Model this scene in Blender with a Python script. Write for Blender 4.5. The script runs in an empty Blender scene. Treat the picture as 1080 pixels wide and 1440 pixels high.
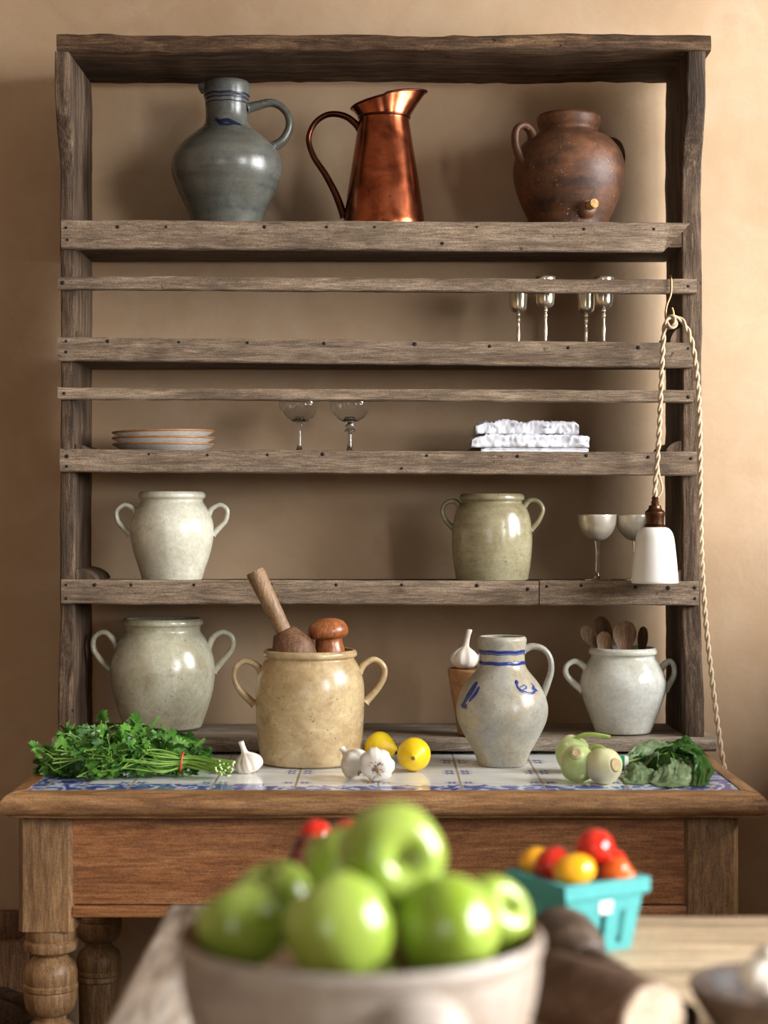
import bpy, bmesh, math, random
from mathutils import Vector, Matrix, noise
random.seed(7)
sc = bpy.context.scene
COL = sc.collection
PI = math.pi
# ------------------------------------------------------------------ camera frame (1080x1440)
F = 2593.0; CX = 540.0; CY = 720.0; CAMY = -3.755; CAMZ = 1.23
def W(px, py, D):
    return Vector(((px-CX)*D/F, D+CAMY, CAMZ-(py-CY)*D/F))
def PX(px, D): return (px-CX)*D/F
def PZ(py, D): return CAMZ-(py-CY)*D/F
def rest(py, h): return (CAMZ-.775-h)*F/(py-CY)     # distance at which something of half-height h rests on the tiled table
def lin(c):
    c = c/255.0
    return c/12.92 if c <= .04045 else ((c+.055)/1.055)**2.4
def rgb(r, g, b): return (lin(r), lin(g), lin(b), 1)

# ------------------------------------------------------------------ materials
class NT:
    def __init__(s, name):
        s.m = bpy.data.materials.new(name); s.m.use_nodes = True
        s.t = s.m.node_tree; s.n = s.t.nodes; s.l = s.t.links
        s.b = s.n['Principled BSDF']
        s.tc = s.n.new('ShaderNodeTexCoord')
    def link(s, a, b): s.l.new(a, b)
    def sock(s, node, i, v):
        if hasattr(v, 'is_output'): s.l.new(v, node.inputs[i])
        else: node.inputs[i].default_value = v
    def mt(s, op, a, b=0.0, c=0.0, clamp=False):
        n = s.n.new('ShaderNodeMath'); n.operation = op; n.use_clamp = clamp
        s.sock(n, 0, a); s.sock(n, 1, b); s.sock(n, 2, c)
        return n.outputs[0]
    def coords(s, rand=True, scale=(1,1,1)):
        mp = s.n.new('ShaderNodeMapping'); mp.inputs['Scale'].default_value = scale
        s.l.new(s.tc.outputs['Object'], mp.inputs['Vector'])
        if rand:
            oi = s.n.new('ShaderNodeObjectInfo')
            v = s.n.new('ShaderNodeVectorMath'); v.operation = 'MULTIPLY_ADD'
            s.l.new(oi.outputs['Random'], v.inputs[0]); v.inputs[1].default_value = (13, 37, 29)
            s.l.new(mp.outputs[0], v.inputs[2])
            return v.outputs[0]
        return mp.outputs[0]
    def noise(s, vec, scale, detail=4, rough=.55, dist=0.0):
        n = s.n.new('ShaderNodeTexNoise')
        s.l.new(vec, n.inputs['Vector']); n.inputs['Scale'].default_value = scale
        n.inputs['Detail'].default_value = detail; n.inputs['Roughness'].default_value = rough
        n.inputs['Distortion'].default_value = dist
        return n.outputs[0]
    def ramp(s, fac, stops, interp='LINEAR'):
        r = s.n.new('ShaderNodeValToRGB'); r.color_ramp.interpolation = interp
        e = r.color_ramp.elements
        while len(e) > 1: e.remove(e[-1])
        e[0].position, e[0].color = stops[0][0], stops[0][1]
        for p, c in stops[1:]:
            x = e.new(p); x.color = c
        s.l.new(fac, r.inputs[0]); return r.outputs[0]
    def mix(s, fac, a, b, mode='MIX'):
        n = s.n.new('ShaderNodeMix'); n.data_type = 'RGBA'; n.blend_type = mode
        s.sock(n, 0, fac); s.sock(n, 6, a); s.sock(n, 7, b)
        return n.outputs[2]
    def bump(s, h, strength=.3, dist=.002):
        n = s.n.new('ShaderNodeBump'); n.inputs['Strength'].default_value = strength
        n.inputs['Distance'].default_value = dist
        s.l.new(h, n.inputs['Height']); s.l.new(n.outputs[0], s.b.inputs['Normal'])
    def set(s, **k):
        for a, v in k.items():
            s.sock(s.b, a.replace('_', ' '), v)
        return s.m
K0 = (0,0,0,1); K1 = (1,1,1,1)
def G(v): return (v, v, v, 1)

def wood(name, dark, mid, light, axis='X', grain=1.0, rough=.6, stain=.5, bump=.4, spec=.3, stain_col=None, fine=1.0, crack=.5):
    t = NT(name)
    st = {'X': (.085,1,1), 'Y': (1,.085,1), 'Z': (1,1,.085)}[axis]
    v = t.coords(True, st)
    g1 = t.noise(v, 75*grain, 6, .7, .8)
    g2 = t.noise(v, 420*grain*fine, 3, .65, .2)
    vi = t.coords(True)
    vb = t.coords(True, tuple(.35 if a < 1 else 1 for a in st))
    blot = t.noise(vb, 9, 5, .65, .8)
    spk = t.noise(vi, 420, 3, .7)
    c = t.ramp(g1, [(.30, dark), (.5, mid), (.68, light)])
    c = t.mix(.8, c, t.ramp(g2, [(.36, G(.55)), (.62, G(1.22))]), 'MULTIPLY')
    c = t.mix(.55, c, t.ramp(spk, [(.38, G(.45)), (.6, G(1.3))]), 'MULTIPLY')
    c = t.mix(.5, c, t.ramp(t.noise(vb, 3.5, 3, .6, .4), [(.35, G(.72)), (.65, G(1.2))]), 'MULTIPLY')
    bl = t.ramp(blot, [(.48, G(0)), (.68, G(1))])
    sc_ = stain_col or tuple(x*.38 for x in dark[:3]) + (1,)
    c = t.mix(t.mt('MULTIPLY', bl, stain), c, sc_)
    ck = t.noise(t.coords(True, tuple(.5 if a < 1 else 1 for a in st)), 60*grain, 3, .6, 1.2)
    cr = t.ramp(ck, [(.27, K1), (.31, K0)])
    c = t.mix(t.mt('MULTIPLY', cr, crack), c, tuple(x*.25 for x in dark[:3]) + (1,))
    h = t.mt('ADD', t.mt('MULTIPLY', g1, .6), t.mt('MULTIPLY', g2, .6))
    h = t.mt('SUBTRACT', h, t.mt('MULTIPLY', cr, .5))
    t.bump(h, bump, .003)
    return t.set(Base_Color=c, Roughness=rough, Specular_IOR_Level=spec)

def ceramic(name, base, tint, speck=.5, rough=.25, spec=.5, speck_col=None, stain=.6, streak=0.0, metal=0.0, bump=.08, deep=None):
    t = NT(name)
    v = t.coords(True)
    n1 = t.noise(v, 11, 5, .65, .6)
    c = t.ramp(n1, [(.34, tint), (.60, base)])
    if deep:
        c = t.mix(t.mt('MULTIPLY', t.ramp(t.noise(v, 6.5, 4, .6, 1.0), [(.50, K0), (.70, K1)]), .8), c, deep)
    if streak:
        vs = t.coords(True, (1,1,9))
        c = t.mix(streak, c, t.ramp(t.noise(vs, 9, 4, .6, .2), [(.35, tint), (.65, base)]))
    n3 = t.noise(v, 34, 5, .7, .6)
    c = t.mix(t.mt('MULTIPLY', t.ramp(n3, [(.53, K0), (.72, K1)]), stain*.6), c, tuple(x*.5 for x in tint[:3])+(1,))
    c = t.mix(.4, c, t.ramp(t.noise(v, 120, 3, .7), [(.35, G(.72)), (.65, G(1.18))]), 'MULTIPLY')
    n2 = t.noise(v, 230, 2, .5)
    sp = t.ramp(n2, [(.67, K0), (.71, K1)])
    gate = t.ramp(t.noise(v, 22, 2), [(.38, K0), (.56, K1)])
    c = t.mix(t.mt('MULTIPLY', t.mt('MULTIPLY', sp, gate), speck), c, speck_col or rgb(70, 52, 36))
    t.bump(t.mt('ADD', t.noise(v, 30, 3), t.mt('MULTIPLY', n2, .25)), bump, .004)
    rr = t.mt('MULTIPLY_ADD', n1, .16, rough-.08)
    return t.set(Base_Color=c, Roughness=rr, Specular_IOR_Level=spec, Metallic=metal)

def plain(name, col, rough=.5, spec=.5, metal=0.0, var=.0, vscale=30, coat=0.0, bump=0.0, col2=None, sss=0.0):
    t = NT(name)
    if var or col2:
        v = t.coords(True)
        n = t.noise(v, vscale, 4, .6)
        c2 = col2 or tuple(x*(1-var) for x in col[:3])+(1,)
        c = t.ramp(n, [(.35, c2), (.65, col)])
        if bump: t.bump(n, bump, .002)
    else: c = col
    t.set(Base_Color=c, Roughness=rough, Specular_IOR_Level=spec, Metallic=metal, Coat_Weight=coat)
    if sss:
        t.b.inputs['Subsurface Weight'].default_value = sss
        t.b.inputs['Subsurface Radius'].default_value = (.008, .006, .003)
        t.b.inputs['Subsurface Scale'].default_value = .6
    return t.m

def wall_material():
    t = NT('limewash plaster')
    v = t.coords(False)
    n1 = t.noise(v, 1.7, 5, .6, .6); n2 = t.noise(v, 7, 5, .65, .8); n3 = t.noise(v, 60, 3, .6)
    c = t.ramp(n1, [(.3, rgb(166, 137, 107)), (.7, rgb(186, 159, 128))])
    c = t.mix(t.mt('MULTIPLY', t.ramp(n2, [(.45, K0), (.8, K1)]), .35), c, rgb(196, 177, 155))
    c = t.mix(t.mt('MULTIPLY', t.ramp(t.noise(v, 4.1, 6, .7, 1.5), [(.58, K0), (.75, K1)]), .35), c, rgb(150, 125, 100))
    t.bump(t.mt('ADD', t.mt('MULTIPLY', n2, .6), t.mt('MULTIPLY', n3, .3)), .25, .006)
    return t.set(Base_Color=c, Roughness=.9, Specular_IOR_Level=.15)

def tile_material():
    # white glazed tiles with blue corner flowers, blue painted border; coordinates relative to the table's origin
    t = NT('delft tiles')
    s = t.n.new('ShaderNodeSeparateXYZ'); t.link(t.tc.outputs['Object'], s.inputs[0])
    x, y = s.outputs[0], s.outputs[1]
    T = .1375; Y0 = Y_TILE0+.41; B = .076
    ux = t.mt('ADD', t.mt('DIVIDE', t.mt('SUBTRACT', x, .128), T), 40.0)
    uy = t.mt('ADD', t.mt('DIVIDE', t.mt('SUBTRACT', y, Y0+B), T), 40.0)
    fx = t.mt('SUBTRACT', t.mt('FRACT', ux), .5); fy = t.mt('SUBTRACT', t.mt('FRACT', uy), .5)
    ax = t.mt('ABSOLUTE', fx); ay = t.mt('ABSOLUTE', fy)
    m = t.mt('MAXIMUM', ax, ay)
    # distance from the nearest tile corner, petals
    cx = t.mt('SUBTRACT', .5, ax); cy = t.mt('SUBTRACT', .5, ay)
    r = t.mt('SQRT', t.mt('ADD', t.mt('POWER', t.mt('SUBTRACT', cx, .10), 2), t.mt('POWER', t.mt('SUBTRACT', cy, .10), 2)))
    ang = t.mt('ARCTAN2', t.mt('SUBTRACT', cy, .10), t.mt('SUBTRACT', cx, .10))
    pet = t.mt('MULTIPLY_ADD', t.mt('COSINE', t.mt('MULTIPLY', ang, 6)), .038, .062)
    flower = t.mt('LESS_THAN', r, pet)
    v = t.coords(False)
    n1 = t.noise(v, 38, 4, .6, .8)
    # border: band of blue painting along the outer edge of the inset
    bx = t.mt('SUBTRACT', X_TILE, t.mt('ABSOLUTE', x)); by = t.mt('SUBTRACT', y, Y0)
    inx = t.mt('LESS_THAN', bx, .088)
    row = t.mt('LESS_THAN', by, B)
    vx = t.n.new('ShaderNodeMapping'); vx.inputs['Scale'].default_value = (1, .12, 1); t.link(t.tc.outputs['Object'], vx.inputs['Vector'])
    edge = t.mt('MULTIPLY_ADD', t.noise(vx.outputs[0], 26, 3, .6), .085, .012)
    land = t.mt('LESS_THAN', by, edge)
    leftside = t.mt('MULTIPLY', t.mt('LESS_THAN', x, -.20), row)
    band = t.mt('MAXIMUM', t.mt('MAXIMUM', inx, t.mt('MULTIPLY', row, land)), leftside)
    g0 = t.mt('GREATER_THAN', ax, .486)
    g1 = t.mt('MULTIPLY', t.mt('GREATER_THAN', ay, .486), t.mt('GREATER_THAN', by, B-.004))
    g2 = t.mt('LESS_THAN', t.mt('ABSOLUTE', t.mt('SUBTRACT', bx, .088)), .0016)
    grout = t.mt('MAXIMUM', t.mt('MAXIMUM', g0, g1), g2)
    flower = t.mt('MULTIPLY', flower, t.mt('GREATER_THAN', by, B))
    wv = t.n.new('ShaderNodeTexWave'); t.link(v, wv.inputs['Vector']); wv.inputs['Scale'].default_value = 5
    wv.inputs['Distortion'].default_value = 14; wv.inputs['Detail'].default_value = 3; wv.inputs['Detail Scale'].default_value = 4
    bpat = t.ramp(wv.outputs[1], [(.3, rgb(30, 58, 150)), (.6, rgb(70, 104, 190)), (.9, rgb(205, 215, 232))])
    white = t.ramp(t.noise(v, 14, 3), [(.3, rgb(226, 228, 224)), (.7, rgb(242, 241, 234))])
    blue = t.ramp(n1, [(.35, rgb(30, 55, 140)), (.7, rgb(110, 135, 195))])
    c = t.mix(flower, white, blue)
    c = t.mix(t.mt('MULTIPLY', band, .95), c, bpat)
    c = t.mix(grout, c, rgb(150, 132, 110))
    rr = t.mt('MULTIPLY_ADD', grout, .5, .16)
    t.bump(t.mt('MULTIPLY_ADD', grout, -1.0, t.mt('MULTIPLY', t.noise(v, 10, 2), .5)), .3, .002)
    return t.set(Base_Color=c, Roughness=rr, Specular_IOR_Level=.5)

def glass_mat(name, col=(1,1,1,1), rough=0.0):
    t = NT(name)
    return t.set(Base_Color=col, Roughness=rough, Transmission_Weight=1.0, IOR=1.48)

def copper_mat():
    t = NT('old copper')
    v = t.coords(False)
    n = t.noise(v, 14, 5, .65, .6)
    c = t.ramp(n, [(.3, rgb(96, 46, 30)), (.5, rgb(158, 84, 54)), (.75, rgb(196, 116, 80))])
    d = t.ramp(t.noise(v, 42, 3, .6), [(.64, K0), (.72, K1)])
    c = t.mix(t.mt('MULTIPLY', d, .8), c, rgb(58, 30, 24))
    t.bump(t.noise(v, 11, 2), .12, .01)
    return t.set(Base_Color=c, Roughness=t.mt('MULTIPLY_ADD', n, .25, .10), Metallic=1.0)

def apple_mat():
    t = NT('green apple skin')
    v = t.coords(True)
    c = t.ramp(t.noise(v, 16, 3), [(.3, rgb(126, 152, 36)), (.65, rgb(162, 182, 80))])
    lent = t.ramp(t.noise(v, 230, 1), [(.70, K0), (.74, K1)])
    c = t.mix(t.mt('MULTIPLY', lent, .5), c, rgb(205, 215, 150))
    return t.set(Base_Color=c, Roughness=.24, Specular_IOR_Level=.55, Coat_Weight=.25, Coat_Roughness=.12)

# ------------------------------------------------------------------ mesh helpers (world coordinates)
def catmull(pts, n):
    out = []
    P = [pts[0]] + list(pts) + [pts[-1]]
    for i in range(1, len(P)-2):
        p0, p1, p2, p3 = P[i-1], P[i], P[i+1], P[i+2]
        for k in range(n):
            t = k/n
            out.append(tuple(.5*((2*b)+(-a+c)*t+(2*a-5*b+4*c-d)*t*t+(-a+3*b-3*c+d)*t**3) for a, b, c, d in zip(p0, p1, p2, p3)))
    out.append(tuple(pts[-1]))
    return out
def lathe(bm, prof, n=56, mat=None, rfun=None, cap0=True, cap1=True):
    """prof: list of (radius, height) along the axis; closed at ends whose radius is 0, otherwise capped."""
    mat = mat or Matrix()
    rings = []
    for k, (r, z) in enumerate(prof):
        if r < 1e-6:
            rings.append([bm.verts.new(mat @ Vector((0, 0, z)))])
        else:
            ring = []
            for i in range(n):
                a = 2*PI*i/n
                rr = r*(rfun(a, k/(len(prof)-1)) if rfun else 1)
                ring.append(bm.verts.new(mat @ Vector((rr*math.cos(a), rr*math.sin(a), z))))
            rings.append(ring)
    for A, B in zip(rings, rings[1:]):
        if len(A) == 1 and len(B) == 1: continue
        for i in range(n):
            j = (i+1) % n
            if len(A) == 1: bm.faces.new((A[0], B[j], B[i]))
            elif len(B) == 1: bm.faces.new((A[i], A[j], B[0]))
            else: bm.faces.new((A[i], A[j], B[j], B[i]))
    if cap0 and len(rings[0]) > 1: bm.faces.new(list(reversed(rings[0])))
    if cap1 and len(rings[-1]) > 1: bm.faces.new(rings[-1])
def tube(bm, pts, rad, n=10, sq=1.0, up=None, cap=True):
    """sweep an ellipse (rad, rad*sq) along pts; rad may be a list."""
    pts = [Vector(p) for p in pts]; m = len(pts)
    rads = rad if isinstance(rad, (list, tuple)) else [rad]*m
    rings = []; ref = Vector(up) if up is not None else None
    prev = None
    for i, p in enumerate(pts):
        t = (pts[min(i+1, m-1)]-pts[max(i-1, 0)])
        t = t.normalized() if t.length > 1e-9 else Vector((0,0,1))
        if ref is not None: s = ref - t*ref.dot(t)
        elif prev is None:
            s = Vector((0,1,0)) if abs(t.y) < .9 else Vector((1,0,0)); s = s - t*s.dot(t)
        else: s = prev - t*prev.dot(t)
        s.normalize(); prev = s; b = t.cross(s)
        rings.append([bm.verts.new(p + s*rads[i]*sq*math.cos(2*PI*k/n) + b*rads[i]*math.sin(2*PI*k/n)) for k in range(n)])
    for A, B in zip(rings, rings[1:]):
        for k in range(n):
            j = (k+1) % n
            bm.faces.new((A[k], A[j], B[j], B[k]))
    if cap:
        bm.faces.new(list(reversed(rings[0]))); bm.faces.new(rings[-1])
def box(bm, x0, x1, y0, y1, z0, z1):
    vs = [bm.verts.new((x, y, z)) for x in (x0, x1) for y in (y0, y1) for z in (z0, z1)]
    for f in ((0,1,3,2), (4,6,7,5), (0,4,5,1), (2,3,7,6), (0,2,6,4), (1,5,7,3)):
        bm.faces.new([vs[i] for i in f])
def bevel(bm, w, seg=2):
    bmesh.ops.bevel(bm, geom=list(bm.edges), offset=w, segments=seg, affect='EDGES', profile=.6)
def plank(bm, axis, a0, a1, u0, u1, v0, v1, wob=.0015, rnd=.003, n=None, seed=0, ends=None, ufun=None):
    """a worn board along axis; cross-section u x v with rounded, wavering edges. ends: function(u_frac,v_frac,end)->shift"""
    L = a1-a0; n = n or max(6, int(L/.02))
    sec = []
    k = 3
    for (su, sv) in ((1,1), (-1,1), (-1,-1), (1,-1)):
        for i in range(k+1):
            ang = {(1,1): 0, (-1,1): PI/2, (-1,-1): PI, (1,-1): 1.5*PI}[(su, sv)] + PI/2*i/k
            sec.append((su, sv, math.cos(ang), math.sin(ang)))
    rings = []
    for i in range(n+1):
        f = i/n
        a = a0+L*f; ring = []
        for q, (su, sv, c, s) in enumerate(sec):
            uc = u1-rnd if su > 0 else u0+rnd
            vc = v1-rnd if sv > 0 else v0+rnd
            u = uc+rnd*c; v = vc+rnd*s
            if ufun: u, v = ufun(a, u, v)
            o = Vector((a*5, su*3.1+seed*7.7, sv*2.3+seed*3.3))
            u += wob*(noise.noise(o) + .6*noise.noise(o*4.3) + .35*noise.noise(o*13))
            v += wob*(noise.noise(o+Vector((9,9,9))) + .6*noise.noise(o*4.7+Vector((5,1,2))) + .35*noise.noise(o*15))
            aa = a
            if ends and (i == 0 or i == n):
                aa += ends((u-u0)/(u1-u0), (v-v0)/(v1-v0), 0 if i == 0 else 1)
            ring.append(bm.verts.new({'X': (aa, u, v), 'Y': (u, aa, v), 'Z': (u, v, aa)}[axis]))
        rings.append(ring)
    N = len(sec)
    for A, B in zip(rings, rings[1:]):
        for q in range(N):
            j = (q+1) % N
            bm.faces.new((A[q], A[j], B[j], B[q]))
    bm.faces.new(list(reversed(rings[0]))); bm.faces.new(rings[-1])
def sheet(bm, grid):
    vs = [[bm.verts.new(p) for p in row] for row in grid]
    for A, B in zip(vs, vs[1:]):
        for i in range(len(A)-1):
            bm.faces.new((A[i], A[i+1], B[i+1], B[i]))
def axis_matrix(origin, direction, roll=0.0):
    d = Vector(direction).normalized()
    q = d.to_track_quat('Z', 'Y')
    return Matrix.Translation(origin) @ q.to_matrix().to_4x4() @ Matrix.Rotation(roll, 4, 'Z')

def thing(name, label, cat, loc, group=None):
    o = bpy.data.objects.new(name, None); COL.objects.link(o)
    o.location = loc; o.empty_display_size = .05
    o['label'] = label; o['category'] = cat
    if group: o['group'] = group
    return o
WL = {}
def obj(name, bm, mat, parent=None, loc=None, sharp=40, kind=None, label=None):
    """link a bmesh given in world coordinates as ONE object"""
    bmesh.ops.recalc_face_normals(bm, faces=bm.faces)
    base = Vector(loc) if loc is not None else (WL.get(parent.name, Vector(parent.location)) if parent else Vector((0,0,0)))
    bmesh.ops.translate(bm, verts=bm.verts, vec=-base)
    me = bpy.data.meshes.new(name); bm.to_mesh(me); bm.free()
    me.materials.append(mat)
    for p in me.polygons: p.use_smooth = True
    me.set_sharp_from_angle(angle=math.radians(sharp))
    o = bpy.data.objects.new(name, me); COL.objects.link(o)
    if parent:
        o.parent = parent; WL[o.name] = base
        # parents sit at `base`; children share that origin
        o.location = (0,0,0)
    else:
        o.location = base
    if kind: o['kind'] = kind
    if label: o['label'] = label
    return o
def tag(o, label, cat, group=None):
    o['label'] = label; o['category'] = cat
    if group: o['group'] = group
    return o
def struct(name, bm, mat, sharp=30):
    return obj(name, bm, mat, kind='structure', loc=(0,0,0), sharp=sharp)
def dup(root, loc, label, group=None):
    r = root.copy(); COL.objects.link(r); r.location = loc; r['label'] = label
    if group: r['group'] = group
    for ch in list(root.children):
        c = ch.copy(); COL.objects.link(c); c.parent = r
        for g in ch.children:
            d = g.copy(); COL.objects.link(d); d.parent = c
    return r

# ------------------------------------------------------------------ dimensions
ZT = .775                       # tiled table top
YB = -.045                      # back of the rack
YF = -.255                      # front of the rack uprights (distance 3.5)
DF = YF - CAMY
X_TILE = .583; Y_TILE0 = -.745
# ------------------------------------------------------------------ material set
M_wall = wall_material()
M_rack = wood('weathered rack wood', rgb(66, 51, 39), rgb(100, 81, 63), rgb(130, 109, 88), 'X', .8, .8, .6, .5, .2, rgb(40, 31, 25))
M_rackZ = wood('weathered rack upright wood', rgb(58, 44, 34), rgb(94, 75, 58), rgb(134, 113, 92), 'Z', .8, .8, .7, .7, .2, rgb(36, 28, 23), 1, .8)
M_rack_dark = wood('dark rack top wood', rgb(54, 39, 29), rgb(90, 67, 48), rgb(132, 105, 76), 'X', .8, .8, .8, .9, .2, rgb(30, 25, 22), 1, .8)
M_strip = wood('grey weathered lath wood', rgb(100, 84, 68), rgb(136, 116, 96), rgb(164, 144, 122), 'X', .9, .8, .6, .5, .2, rgb(66, 53, 42), 1, .6)
M_base = wood('worn base board with painted light', rgb(112, 98, 84), rgb(152, 137, 120), rgb(182, 168, 150), 'X', .9, .7, .5, .5, .25, rgb(78, 64, 52), 1, .6)  # wood colour lightened to stand in for light caught along the front edge
M_nail = plain('rusty iron', rgb(56, 48, 43), .75, .3, .5, .5, 300)
M_tab = wood('table oak', rgb(112, 76, 46), rgb(154, 112, 72), rgb(184, 142, 98), 'X', .8, .42, .4, .25, .4, rgb(80, 54, 34))
M_tabY = wood('table oak side', rgb(112, 76, 46), rgb(154, 112, 72), rgb(184, 142, 98), 'Y', .8, .42, .4, .25, .4, rgb(80, 54, 34))
M_tabZ = wood('table leg oak', rgb(112, 82, 54), rgb(148, 112, 76), rgb(170, 134, 94), 'Z', .9, .42, .4, .2, .4, rgb(74, 52, 34))
M_apron = wood('apron oak', rgb(126, 78, 44), rgb(162, 106, 64), rgb(184, 130, 84), 'X', .8, .42, .35, .2, .4, rgb(90, 56, 34), 1, .3)
M_grey = ceramic('grey salt glaze', rgb(98, 97, 87), rgb(66, 69, 66), .5, .28, .5, rgb(40, 38, 36), .8, .45, 0, .1, rgb(80, 70, 56))
M_brown = ceramic('brown earthenware', rgb(112, 72, 46), rgb(54, 39, 31), .9, .5, .3, rgb(168, 130, 94), .9, .25, 0, .2, rgb(44, 33, 27))
M_cream = ceramic('pale stoneware', rgb(208, 204, 184), rgb(186, 180, 158), .6, .2, .5, None, .45, 0, 0, .08, rgb(178, 166, 136))
M_cream2 = ceramic('greenish pale stoneware', rgb(196, 192, 168), rgb(172, 166, 140), .7, .2, .5, None, .55, 0, 0, .08, rgb(156, 144, 112))
M_olive = ceramic('olive stoneware', rgb(166, 158, 126), rgb(138, 128, 96), .8, .2, .5, None, .7, .4, 0, .08, rgb(116, 100, 70))
M_sand = ceramic('sandy stoneware', rgb(204, 182, 140), rgb(174, 146, 104), .9, .26, .5, rgb(92,66,42), .8, .2, 0, .1, rgb(148, 116, 76))
M_white_pot = ceramic('white stoneware', rgb(214, 214, 204), rgb(196, 194, 180), .4, .2, .5, None, .35, 0, 0, .08, rgb(184, 180, 160))
M_bluejug = ceramic('grey beige salt glaze', rgb(176, 170, 152), rgb(144, 144, 138), .7, .3, .5, None, .7, 0, 0, .1, rgb(160, 138, 98))
M_cobalt = plain('cobalt brushwork', rgb(36, 60, 140), .3, .5, 0, .5, 120)
M_cobalt_dark = plain('dark cobalt brushwork', rgb(26, 32, 58), .35, .5, 0, .4, 120)
M_copper = copper_mat()
M_copper_dark = plain('dark copper', rgb(92, 50, 36), .3, .5, 1.0, .4, 40)
M_silver = plain('tarnished silver', rgb(232, 220, 196), .2, .5, .86, .12, 60)
M_pewter = plain('silvered glass', rgb(226, 216, 196), .3, .5, .55, .2, 50)
M_glass = glass_mat('clear glass', (.93,.94,.94,1))
M_cloth = plain('white linen', rgb(226, 226, 231), .9, .2, 0, .06, 90, 0, .2)
M_plate = ceramic('cream plate glaze', rgb(236, 230, 220), rgb(216, 212, 206), .3, .25, .5, None, .2)
M_plate_rim = plain('brown plate rim', rgb(168, 118, 72), .35, .5, 0, .3, 60)
M_shade = plain('white enamel', rgb(232, 228, 218), .4, .4, 0, .04, 8, .0)
M_bronze = plain('aged bronze', rgb(104, 72, 52), .35, .5, 1.0, .45, 120)
M_brass = plain('brass wire', rgb(178, 130, 84), .35, .5, 1.0, .2, 60)
M_cord = plain('cream braided cord', rgb(194, 172, 142), .85, .2, 0, .2, 300, 0, .3)
M_garlic = plain('garlic skin', rgb(240, 235, 224), .5, .35, 0, .0, 18, 0, .25, rgb(216, 204, 186), .15)
M_root = plain('garlic roots', rgb(176, 148, 112), .8, .2, 0, .4, 200)
def lemon_mat():
    t = NT('lemon peel'); v = t.coords(True)
    c = t.ramp(t.noise(v, 12, 2), [(.3, rgb(236, 192, 12)), (.7, rgb(248, 218, 44))])
    t.bump(t.noise(v, 260, 2), .25, .001)
    return t.set(Base_Color=c, Roughness=.38, Specular_IOR_Level=.45)
M_lemon = lemon_mat()
M_lemon_tip = plain('lemon stem end', rgb(126, 96, 46), .8)
M_kohl = plain('pale kohlrabi skin', rgb(196, 204, 146), .42, .4, 0, 0, 14, 0, .05, rgb(164, 182, 106), .1)
M_kohl2 = plain('whitish kohlrabi skin', rgb(222, 216, 178), .42, .4, 0, 0, 12, 0, .05, rgb(194, 198, 136), .1)
M_kohl_cut = plain('cut kohlrabi', rgb(206, 180, 136), .7, .3, 0, .25, 90)
M_kstem = plain('pale green stalk', rgb(166, 186, 98), .45, .4, 0, .25, 40)
M_leaf = plain('dark leaf', rgb(88, 138, 58), .34, .5, 0, 0, 40, 0, .8, rgb(42, 88, 30))
M_leaf_grey = plain('pale leaf underside', rgb(176, 194, 150), .42, .5, 0, 0, 50, 0, .9, rgb(128, 156, 106))
M_pars = plain('parsley leaf', rgb(100, 152, 56), .36, .5, 0, 0, 34, 0, 0, rgb(26, 72, 20))
M_pstem = plain('parsley stem', rgb(130, 172, 70), .4, .4, 0, .3, 60)
M_pcut = plain('cut stem end', rgb(214, 226, 164), .6)
M_band = plain('red rubber band', rgb(190, 70, 34), .5)
M_tie = plain('green plastic tie', rgb(22, 130, 84), .4)
M_tie_w = plain('white tie label', rgb(220, 226, 220), .5)
M_pestle = wood('pale turned wood', rgb(112, 82, 54), rgb(150, 116, 82), rgb(176, 142, 104), 'Z', 1, .5, .5, .25, .4, rgb(96, 62, 40))
M_pestle_head = wood('red brown turned wood', rgb(88, 60, 42), rgb(126, 90, 64), rgb(150, 112, 82), 'Z', 1, .6, .4, .3, .3, rgb(70, 46, 32), 1, .3)
M_cherry = wood('cherry wood', rgb(134, 72, 36), rgb(166, 98, 54), rgb(190, 126, 76), 'Z', .7, .32, .3, .1, .5, rgb(110, 56, 28))
M_spoon = wood('dark spoon wood', rgb(62, 43, 27), rgb(92, 66, 42), rgb(112, 84, 56), 'Z', 1, .6, .4, .2, .2, rgb(50, 34, 24), 1, .2)
M_cork = wood('cork', rgb(150, 110, 66), rgb(182, 142, 92), rgb(200, 164, 112), 'Z', 2, .85, .3, .4, .2, rgb(120, 80, 46))
M_terra = ceramic('rough brown bark', rgb(184, 140, 100), rgb(152, 108, 74), .9, .85, .2, rgb(90,60,40), 1, 0, 0, .4, rgb(128, 90, 62))
M_ftab = wood('pale scrubbed pine', rgb(172, 142, 108), rgb(204, 178, 144), rgb(224, 204, 172), 'X', .45, .55, .45, .25, .35, rgb(140, 112, 84), .6, .3)
M_fend = wood('worn white painted board', rgb(150, 130, 112), rgb(190, 174, 156), rgb(222, 214, 204), 'Y', .5, .6, .65, .4, .35, rgb(112, 94, 78), .6)
M_bowl = ceramic('grey stoneware bowl', rgb(184, 175, 164), rgb(154, 138, 124), .5, .42, .4, rgb(84, 64, 48), .5, .3, 0, .1, rgb(128, 106, 88))
M_bowl_in = ceramic('brown inner glaze', rgb(122, 90, 58), rgb(94, 68, 42), .4, .75, .2)
M_apple = apple_mat()
M_astem = plain('apple stem', rgb(84, 62, 34), .7)
M_teal = plain('teal moulded pulp', rgb(86, 166, 164), .8, .25, 0, .12, 120, 0, .25)
M_label = plain('white paper sticker', rgb(226, 232, 232), .7)
M_tred = plain('red tomato skin', rgb(204, 40, 22), .16, .5, 0, .2, 20, .3)
M_tyel = plain('yellow tomato skin', rgb(240, 168, 24), .16, .5, 0, .1, 20, .3)
M_tora = plain('orange tomato skin', rgb(226, 96, 30), .16, .5, 0, .2, 20, .3)
M_tdark = plain('dark tomato skin', rgb(92, 26, 24), .14, .5, 0, .3, 20, .3)
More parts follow.
